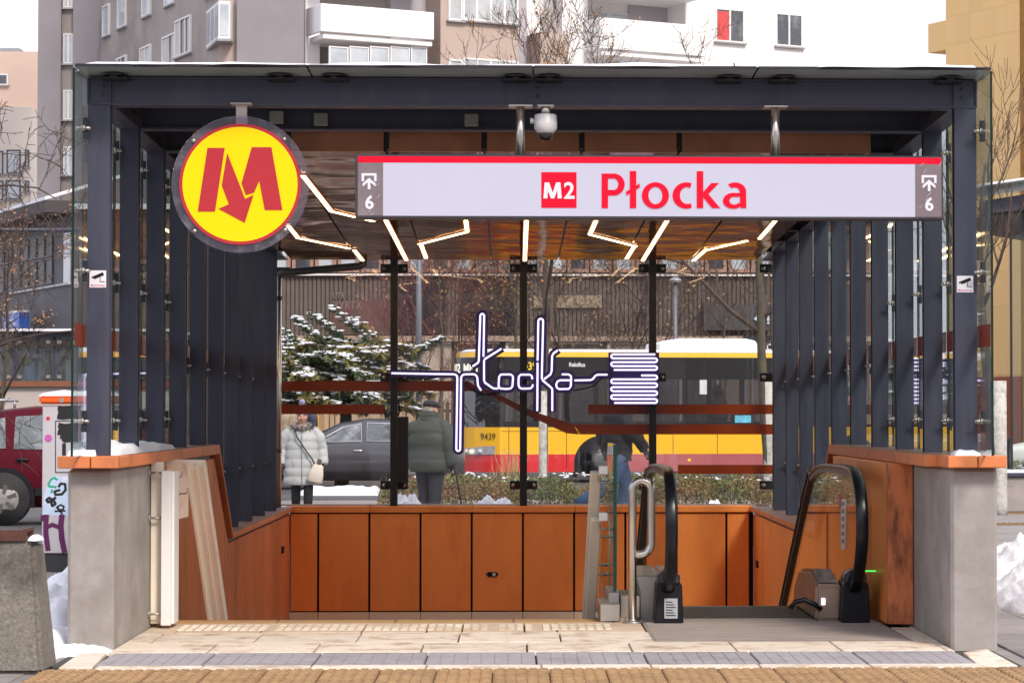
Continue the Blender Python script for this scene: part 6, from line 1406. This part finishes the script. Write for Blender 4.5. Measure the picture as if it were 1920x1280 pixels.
cn2=thing('walking_cane','dark walking cane held by the man in green','cane',(hand.x+.18,hand.y-.05,0)); q=MB(); q.tube([(hand.x-.06,hand.y,hand.z+.03),(hand.x-.03,hand.y,hand.z+.05),(hand.x+.02,hand.y,hand.z+.04),(hand.x+.17,hand.y-.04,.02)],.013,8); part('cane_shaft',q,BLACK,cn2); q=MB(); q.cyl((hand.x+.168,hand.y-.04,.03),(hand.x+.174,hand.y-.04,-.01),.018,8); part('cane_tip',q,RUBBER,cn2)
PS[0]=1.12
# --- man in blue jeans striding to the right
loc=W(1158,940,37.0); loc=(loc.x,37.0,-.02)
t,M,J,H,Rm=person('man striding away in blue jeans and a black jacket seen beyond the glass balustrade',loc,R_(110),dict(hipr=(.09,0,.88),knr=(.10,-.16,.50),anr=(.11,-.10,.09),tor=(.11,-.27,.03),knl=(-.10,.14,.52),anl=(-.10,.60,.22),tol=(-.10,.52,.07),elr=(.30,.10,1.14),wrr=(.30,.02,.92),ell=(-.30,-.12,1.14),wrl=(-.27,-.26,.95)),{})
BJK=mat('black_jacket',(.010,.011,.015),.75,0,.15,8,bump=.3,bscale=18,spec=.25)
q=MB(); puffer(q,[(0,.0,.80),(0,.0,1.0),(0,0,1.2),(0,.0,1.38),(0,.0,1.46),(0,0,1.52)],[(.225,.17),(.24,.19),(.26,.20),(.245,.18),(.19,.13),(.115,.11)],.24,.02,22,seed=11,wob=.035)
for s in(-1,1):
    e=J['elr' if s>0 else 'ell'][0]; w=J['wrr' if s>0 else 'wrl'][0]; puffer(q,[(s*.15,.0,1.40),(s*.245,.0,1.30),e,w],[(.09,.10),(.10,.105),(.09,.09),(.07,.07)],.16,.03,14,side=(0,1,0),seed=13+s,wob=.025)
part('jacket',q,BJK,t,M=M)
q=MB(); q.tube([(.262,-.06,.84),(.27,-.07,.93)],.008,6); q.tube([(.20,-.13,1.2),(.235,-.1,1.3)],.010,6); part('jacket_zip',q,mat('zip_pale',(.55,.56,.6),.4),t,M=M)
BJ=mat('blue_jeans',(.020,.050,.115),.8,0,.4,7,(.055,.105,.19),.6,5,bump=.2,bscale=25); trousers(J,BJ,t,M,1.08); gloves(J,t,M,GLV)
q=MB(); q.loft([ring(H(0,.01,z),(0,0,1),r,r*1.15,16,(1,0,0)) for z,r in((.02,.092),(.07,.094),(.11,.08),(.135,.04))]); part('knit_hat',q,mat('hat_teal',(.03,.07,.075),.9),t,M=M)
PS[0]=1.0
# --- passers-by far behind
for px,lab,col,yw in((549,'distant passer-by in a tan coat beyond the woman',(.42,.34,.24),60),(578,'distant passer-by in a dark blue coat beyond the woman',(.05,.055,.09),-60)):
    loc=W(px,900,58); loc=(loc.x,58.,.15)
    t,M,J,H,Rm=person(lab,loc,R_(yw),{},{})
    m=mat('coat_'+lab[:24].split()[-1]+str(px),col,.7); q=MB(); puffer(q,[(0,0,.7),(0,0,1.0),(0,0,1.36),(0,0,1.48)],[(.25,.18),(.24,.18),(.24,.17),(.11,.11)],0,.02,14)
    for s in(-1,1): puffer(q,[(s*.15,.0,1.40),(s*.25,.0,1.30),J['elr'if s>0 else'ell'][0],J['wrr'if s>0 else'wrl'][0]],[(.09,.09),(.095,.095),(.08,.08),(.07,.07)],0,.02,10,side=(0,1,0),step=.05)
    part('coat',q,m,t,M=M); trousers(J,TRO,t,M); q=MB(); q.loft([ring(H(0,.01,z),(0,0,1),r,r*1.15,14,(1,0,0)) for z,r in((.02,.092),(.07,.094),(.11,.08),(.135,.04))]); part('knit_hat',q,mat('hat_%d'%px,(.08,.05,.05),.9),t,M=M)
# ================================================================== trees and planting
BARK=mat('mossy_bark',(.075,.062,.045),.9,0,.3,9,(.10,.105,.035),.7,3,bump=.5,bscale=40)
TWIG=mat('twig_brown',(.075,.050,.040),.85,0,.3,6); TWIGR=mat('twig_reddish',(.15,.06,.055),.85,0,.3,6)
LIME=mat('lime_washed_bark',(.47,.455,.43),.9,0,.18,12,(.17,.15,.125),.8,7,bump=.4,bscale=40)
def tree(name,label,base,h,r0,seed,depth=5,first=.35,spread=.75,up=.12,twig=None,lime=0,leaves=0,leafcol=None,leaf=.05,side=None,lean=(0,0,1),nkids=(3,5),bark=None,dens=1.,minr=.006,dr=.62):
    rr=random.Random(seed); t=thing(name,label,'tree',base); base=Vector(base)
    tr=MB(); cr=MB(); tips=[]
    def rv(): return Vector((rr.gauss(0,1),rr.gauss(0,1),rr.gauss(0,1)))
    def grow(p,d,L,r,lv,n=6):
        pts=[p.copy()]; rs=[r]; 
        for i in range(n):
            d=(d+rv()*(.10 if lv else .035)+Vector((0,0,up*(1 if lv else .2)))).normalized(); p=p+d*L/n; pts.append(p.copy()); rs.append(max(minr*.7,r*(1-(.7 if lv else .86)*((i+1)/n)**(1 if lv else 1.3))))
        (tr if lv==0 else cr).tube(pts,rs,9 if lv==0 else (6 if lv==1 else 4 if lv<3 else 3),caps=lv<2)
        if lv>=depth: 
            tips.extend(pts[2:]); return
        k=rr.randint(*nkids)+(4 if lv==0 else 1)
        for j in range(int(k*dens)):
            f=first+(1-first)*((j+rr.random())/k) if lv==0 else .2+.8*((j+rr.random())/k)
            i=min(n-1,int(f*n)); q=pts[i].lerp(pts[i+1],f*n-i); dd=(pts[i+1]-pts[i]).normalized()
            a=dd.orthogonal(); a=(Matrix.Rotation(rr.uniform(0,2*math.pi),3,dd)@a).normalized()
            nd=(dd*(1-spread*.55)+a*spread).normalized()
            grow(q,nd,L*rr.uniform(.42,dr)*(1-.35*f if lv==0 else 1),max(minr,rs[i]*rr.uniform(.45,.62)),lv+1,5 if lv<2 else 4)
        if lv>0: tips.extend(pts[-2:])
    grow(base,Vector(lean).normalized(),h,r0,0,9)
    part('trunk',tr,bark or BARK,t); part('crown',cr,twig or TWIG,t)
    if lime:
        b=MB(); b.tube([base+Vector((0,0,-.03)),base+Vector((0,0,.15)),base+Vector((0,0,lime*.5)),base+Vector((0,0,lime))],[r0*1.12,r0*1.06,r0*1.03,r0*.99],14); part('limewashed_base',b,LIME,t)
    if leaves:
        lf=MB(); 
        for i in range(leaves):
            c=rr.choice(tips)+rv()*.04; a=rv().normalized()*leaf; b=a.cross(rv()).normalized()*leaf*.6; lf.add([c-a,c-b,c+a,c+b],[(0,1,2,3)])
        part('dry_leaves',lf,mat('leaf_'+name+str(seed),leafcol,.8,0,.4,3),t,kind='stuff')
    return t
Pg=lambda px,Y: (W(px,900,Y).x,Y,-.03)
tree('street_tree','bare mossy street tree with a whitewashed base before the bus, behind the middle mullion',Pg(1018,48),8.3,.075,21,5,.20,.70,.17,lime=2.0,leaves=500,leafcol=(.42,.20,.05),leaf=.035,bark=BARK,dens=.9)
tree('street_tree','bare street tree with a pale-based trunk at the right end of the back glazing',Pg(1441,46),8.0,.10,34,5,.22,.8,.10,lean=(.03,0,1),lime=2.15,leaves=40,leafcol=(.45,.22,.06),leaf=.03,dens=.75)
tree('street_tree','bare street tree with a whitewashed trunk outside the right edge of the canopy',Pg(1874,40),5.6,.115,12,4,.42,.55,.22,lime=2.1,dens=.8)
tree('ornamental_tree','small tree with clinging orange leaves behind the bus windscreen',Pg(860,66),4.9,.06,41,4,.25,.7,.12,twig=TWIGR,leaves=520,leafcol=(.42,.20,.06),leaf=.042)
tree('ornamental_tree','reddish twigged bare tree right of the snowy conifer',Pg(812,63),6.2,.06,55,4,.2,.75,.15,twig=TWIGR,leaves=150,leafcol=(.4,.2,.1),leaf=.05)
tree('ornamental_tree','brown leaved bushy tree behind the word on the bus roof',Pg(962,68),5.4,.08,66,4,.2,.8,.10,leaves=800,leafcol=(.20,.155,.045),leaf=.05)
tree('ornamental_tree','fine twigged bare tree in front of the slatted front, over the white bus roof',Pg(1170,68),5.6,.07,77,4,.25,.75,.12,leaves=120,leafcol=(.4,.22,.1),leaf=.05)
tree('ornamental_tree','thin bare tree near the street lamp, standing before the grey board',Pg(1352,68),5.8,.06,88,4,.25,.7,.12,leaves=80,leafcol=(.45,.25,.1),leaf=.05)
tree('ornamental_tree','reddish bare tree just right of the first mullion, before the dark glazing',Pg(752,65),5.6,.05,121,4,.16,.7,.14,twig=TWIGR,leaves=110,leafcol=(.4,.2,.1),leaf=.045)
tree('ornamental_tree','mossy bare tree right of the middle mullion, before the pale reflected band',Pg(1078,63),5.6,.07,133,4,.2,.85,.08,leaves=240,leafcol=(.34,.2,.06),leaf=.045,dens=1.15)
tree('ornamental_tree','slender bare tree directly behind the neon coil and the third mullion',Pg(1232,69),5.2,.05,141,4,.2,.75,.10,leaves=120,leafcol=(.4,.22,.1),leaf=.045)
tree('street_tree','large bare tree at the left edge with branches reaching over the pale building',Pg(-150,34),6.0,.09,93,5,.30,.95,-.03,nkids=(3,4),dens=.8)
tree('ornamental_tree','small tree holding dry orange leaves at the far left before the dark flank',Pg(-6,44.6),4.6,.05,104,4,.3,.6,.14,leaves=900,leafcol=(.36,.19,.09),leaf=.028,dens=.8)
# --- snowy conifer
ct=thing('conifer_tree','spreading green conifer with drooping boughs laden with snow','conifer tree',Pg(640,55)); rr=random.Random(15)
base=Vector(Pg(640,55)); m=MB(); m.tube([base,base+Vector((.1,0,1.5)),base+Vector((-.05,0,3.2))],[.16,.12,.03],8); part('trunk',m,BARK,ct)
NEED=[mat('needle_dark',(.050,.085,.042),.8,0,.3,4),mat('needle_mid',(.14,.17,.06),.8,0,.3,4),mat('needle_olive',(.30,.24,.07),.8,0,.3,4)]
fol=MB(); br=MB(); sn=MB()
def bough(p,d,L,droop):
    pts=[p]; n=9; dd=d.normalized()
    for i in range(n):
        dd=(dd+Vector((0,0,-droop*(i/n)))+Vector((rr.gauss(0,.05),rr.gauss(0,.05),rr.gauss(0,.04)))).normalized(); pts.append(pts[-1]+dd*L/n)
    br.tube(pts,[.03*(1-.8*i/n) for i in range(n+1)],4)
    olive=rr.random()
    for i in range(1,n+1):
        for k in range(13):
            c=pts[i-1].lerp(pts[i],rr.random()); dr_=(pts[i]-pts[i-1]).normalized(); s=Vector((rr.gauss(0,1),rr.gauss(0,1),rr.gauss(0,.35))); s=(s-dr_*s.dot(dr_)).normalized()
            e=c+(dr_*.8+s*.9).normalized()*rr.uniform(.14,.32)*(1.15-.5*i/n)-Vector((0,0,.03)); w=dr_.cross(s).normalized()*.022; mid=c.lerp(e,.5)
            mi=2 if olive>.62 and rr.random()<.7 else (1 if rr.random()<.45 else 0)
            fol.add([c,mid-w,e,mid+w],[(0,1,2,3)],mi); fol.add([c+Vector((0,0,.01)),mid-dr_*.02+Vector((0,0,.02)),e+Vector((0,0,-.012)),mid+dr_*.02-Vector((0,0,.02))],[(0,1,2,3)],mi)
        if rr.random()<.86 and i>1:
            for _ in range(rr.randint(2,6)):
                c=pts[i].lerp(pts[i-1],rr.random())+Vector((rr.gauss(0,.07),rr.gauss(0,.07),.035)); sn.ell(c,rr.uniform(.03,.10),rr.uniform(.04,.09),rr.uniform(.012,.03),7,4)
for i in range(270):
    x=rr.uniform(-1.35,1.15) if i%3 else rr.uniform(-1.3,.4); z=rr.uniform(1.75,3.05)-.10*abs(x); a=rr.uniform(0,2*math.pi); L=rr.uniform(.5,1.1)
    bough(base+Vector((x,rr.uniform(-.5,.5),z)),Vector((math.cos(a)*1.2+.25*x,math.sin(a)*.8,.25)),L,.20)
for x,z,dx,L in((-.35,2.75,-.9,.8),(.15,2.75,-.7,1.0),(.7,2.7,-.8,1.2),(1.0,2.6,-.55,1.0),(-1.0,2.6,-.5,.7),(1.4,2.4,.8,.9),(-.6,2.5,-.8,.9)): bough(base+Vector((x,-.3,z+.35)),Vector((dx,-.1,.62)),L,-.02)
part('foliage',fol,NEED,ct); part('branches',br,BARK,ct); part('snow_load',sn,SNOW,ct,kind='stuff')
# --- hedge
def hedge(label,px0,px1,Y0,Y1,h,n,seed,snow=60):
    t=thing('hedge',label,'hedge',((W(px0,900,Y0).x+W(px1,900,Y0).x)/2,(Y0+Y1)/2,-.03)); rr=random.Random(seed); x0,x1=W(px0,900,Y0).x,W(px1,900,Y0).x
    lf=MB(); tw=MB(); sn=MB()
    for i in range(int((x1-x0)*26)):
        x=rr.uniform(x0,x1); y=rr.uniform(Y0,Y1); p=Vector((x,y,-.03)); tw.tube([p,p+Vector((rr.gauss(0,.06),rr.gauss(0,.06),h*.55)),p+Vector((rr.gauss(0,.12),rr.gauss(0,.12),h*rr.uniform(.85,1.06)))],[.008,.006,.003],3,caps=False)
    for i in range(n):
        x=rr.uniform(x0,x1); y=rr.uniform(Y0-.05,Y1); hh=h*(.86+.22*mnoise.noise(Vector((x*1.6,y*1.6,seed)))); e=min(1,(x-x0)/.4,(x1-x)/.4); z=-.02+hh*(.6+.4*e)*rr.random()**.6
        c=Vector((x,y,z)); a=Vector((rr.gauss(0,1),rr.gauss(0,1),rr.gauss(0,1))).normalized()*rr.uniform(.018,.034); b=a.cross(Vector((rr.gauss(0,1),rr.gauss(0,1),rr.gauss(0,1)))).normalized()*rr.uniform(.010,.018)
        k=mnoise.noise(Vector((x*1.1,z*2,seed+4)))+rr.gauss(0,.3); lf.add([c-a,c-b,c+a,c+b],[(0,1,2,3)],0 if k<-.1 else 1 if k<.28 else 2)
    for i in range(snow):
        x=rr.uniform(x0,x1); sn.ell((x,rr.uniform(Y0-.05,Y1),h*(.86+.22*mnoise.noise(Vector((x*1.6,Y0*1.6,seed))))-rr.uniform(0,.12)*rr.random()),rr.uniform(.015,.05),rr.uniform(.02,.05),rr.uniform(.008,.02),7,4)
    part('foliage',lf,[mat('hedge_green',(.085,.115,.035),.7,0,.3,5),mat('hedge_olive',(.17,.165,.055),.75,0,.3,5),mat('hedge_russet',(.24,.125,.05),.75,0,.3,5)],t); part('twigs',tw,TWIG,t,kind='stuff'); part('snow_specks',sn,SNOW,t,kind='stuff')
hedge('olive clipped hedge seen below the bus and left of the balustrade',708,1088,41.5,42.9,.62,9500,3)
hedge('olive and russet clipped hedge behind the escalator at the right of the glazing',1092,1462,41.6,43,.64,9500,8)
hedge('dull green hedge beyond the right tree trunk',1850,1985,46,47.2,.75,2600,5,10)
# dry grass tufts before the bus
gt_=MB(); rr=random.Random(6)
for px in(938,950,962,968,974):
    b=W(px,895,43.2)
    for i in range(16):
        p=Vector((b.x+rr.gauss(0,.04),43.2+rr.gauss(0,.06),.0)); e=p+Vector((rr.gauss(0,.12),rr.gauss(0,.08),rr.uniform(.55,.98))); gt_.tube([p,p.lerp(e,.5)+Vector((rr.gauss(0,.02),0,.03)),e],[.006,.005,.002],3,caps=False)
solo('dry_grass',gt_,mat('dry_straw',(.50,.36,.17),.85,0,.2,6),'dry straw coloured grass blades in front of the bus',None,None,'stuff')
# snow behind the glazing
snow_sheet('snow_bank',W(560,900,49.5).x,W(715,900,49.5).x,49.3,50.4,lambda x,y:-.03,.15,80,16,'long low bank of ploughed snow along the kerb before the grey car',edge=.18,sc=2)
for a,b,Y,h in((746,790,33.2,.50),(906,958,33.4,.47),(1330,1350,33.4,.42)):
    x0,x1=W(a,946,Y).x,W(b,946,Y).x; mound('snow_heap',((x0+x1)/2,Y,(x1-x0)*1.3,.5),h,'small snow heap just behind the glass, '+{746:'at the feet of the man in green',906:'left of the middle mullion',1088:'by the striding man',1330:'right of the escalator',1010:'right of the middle mullion'}[a],7,40)
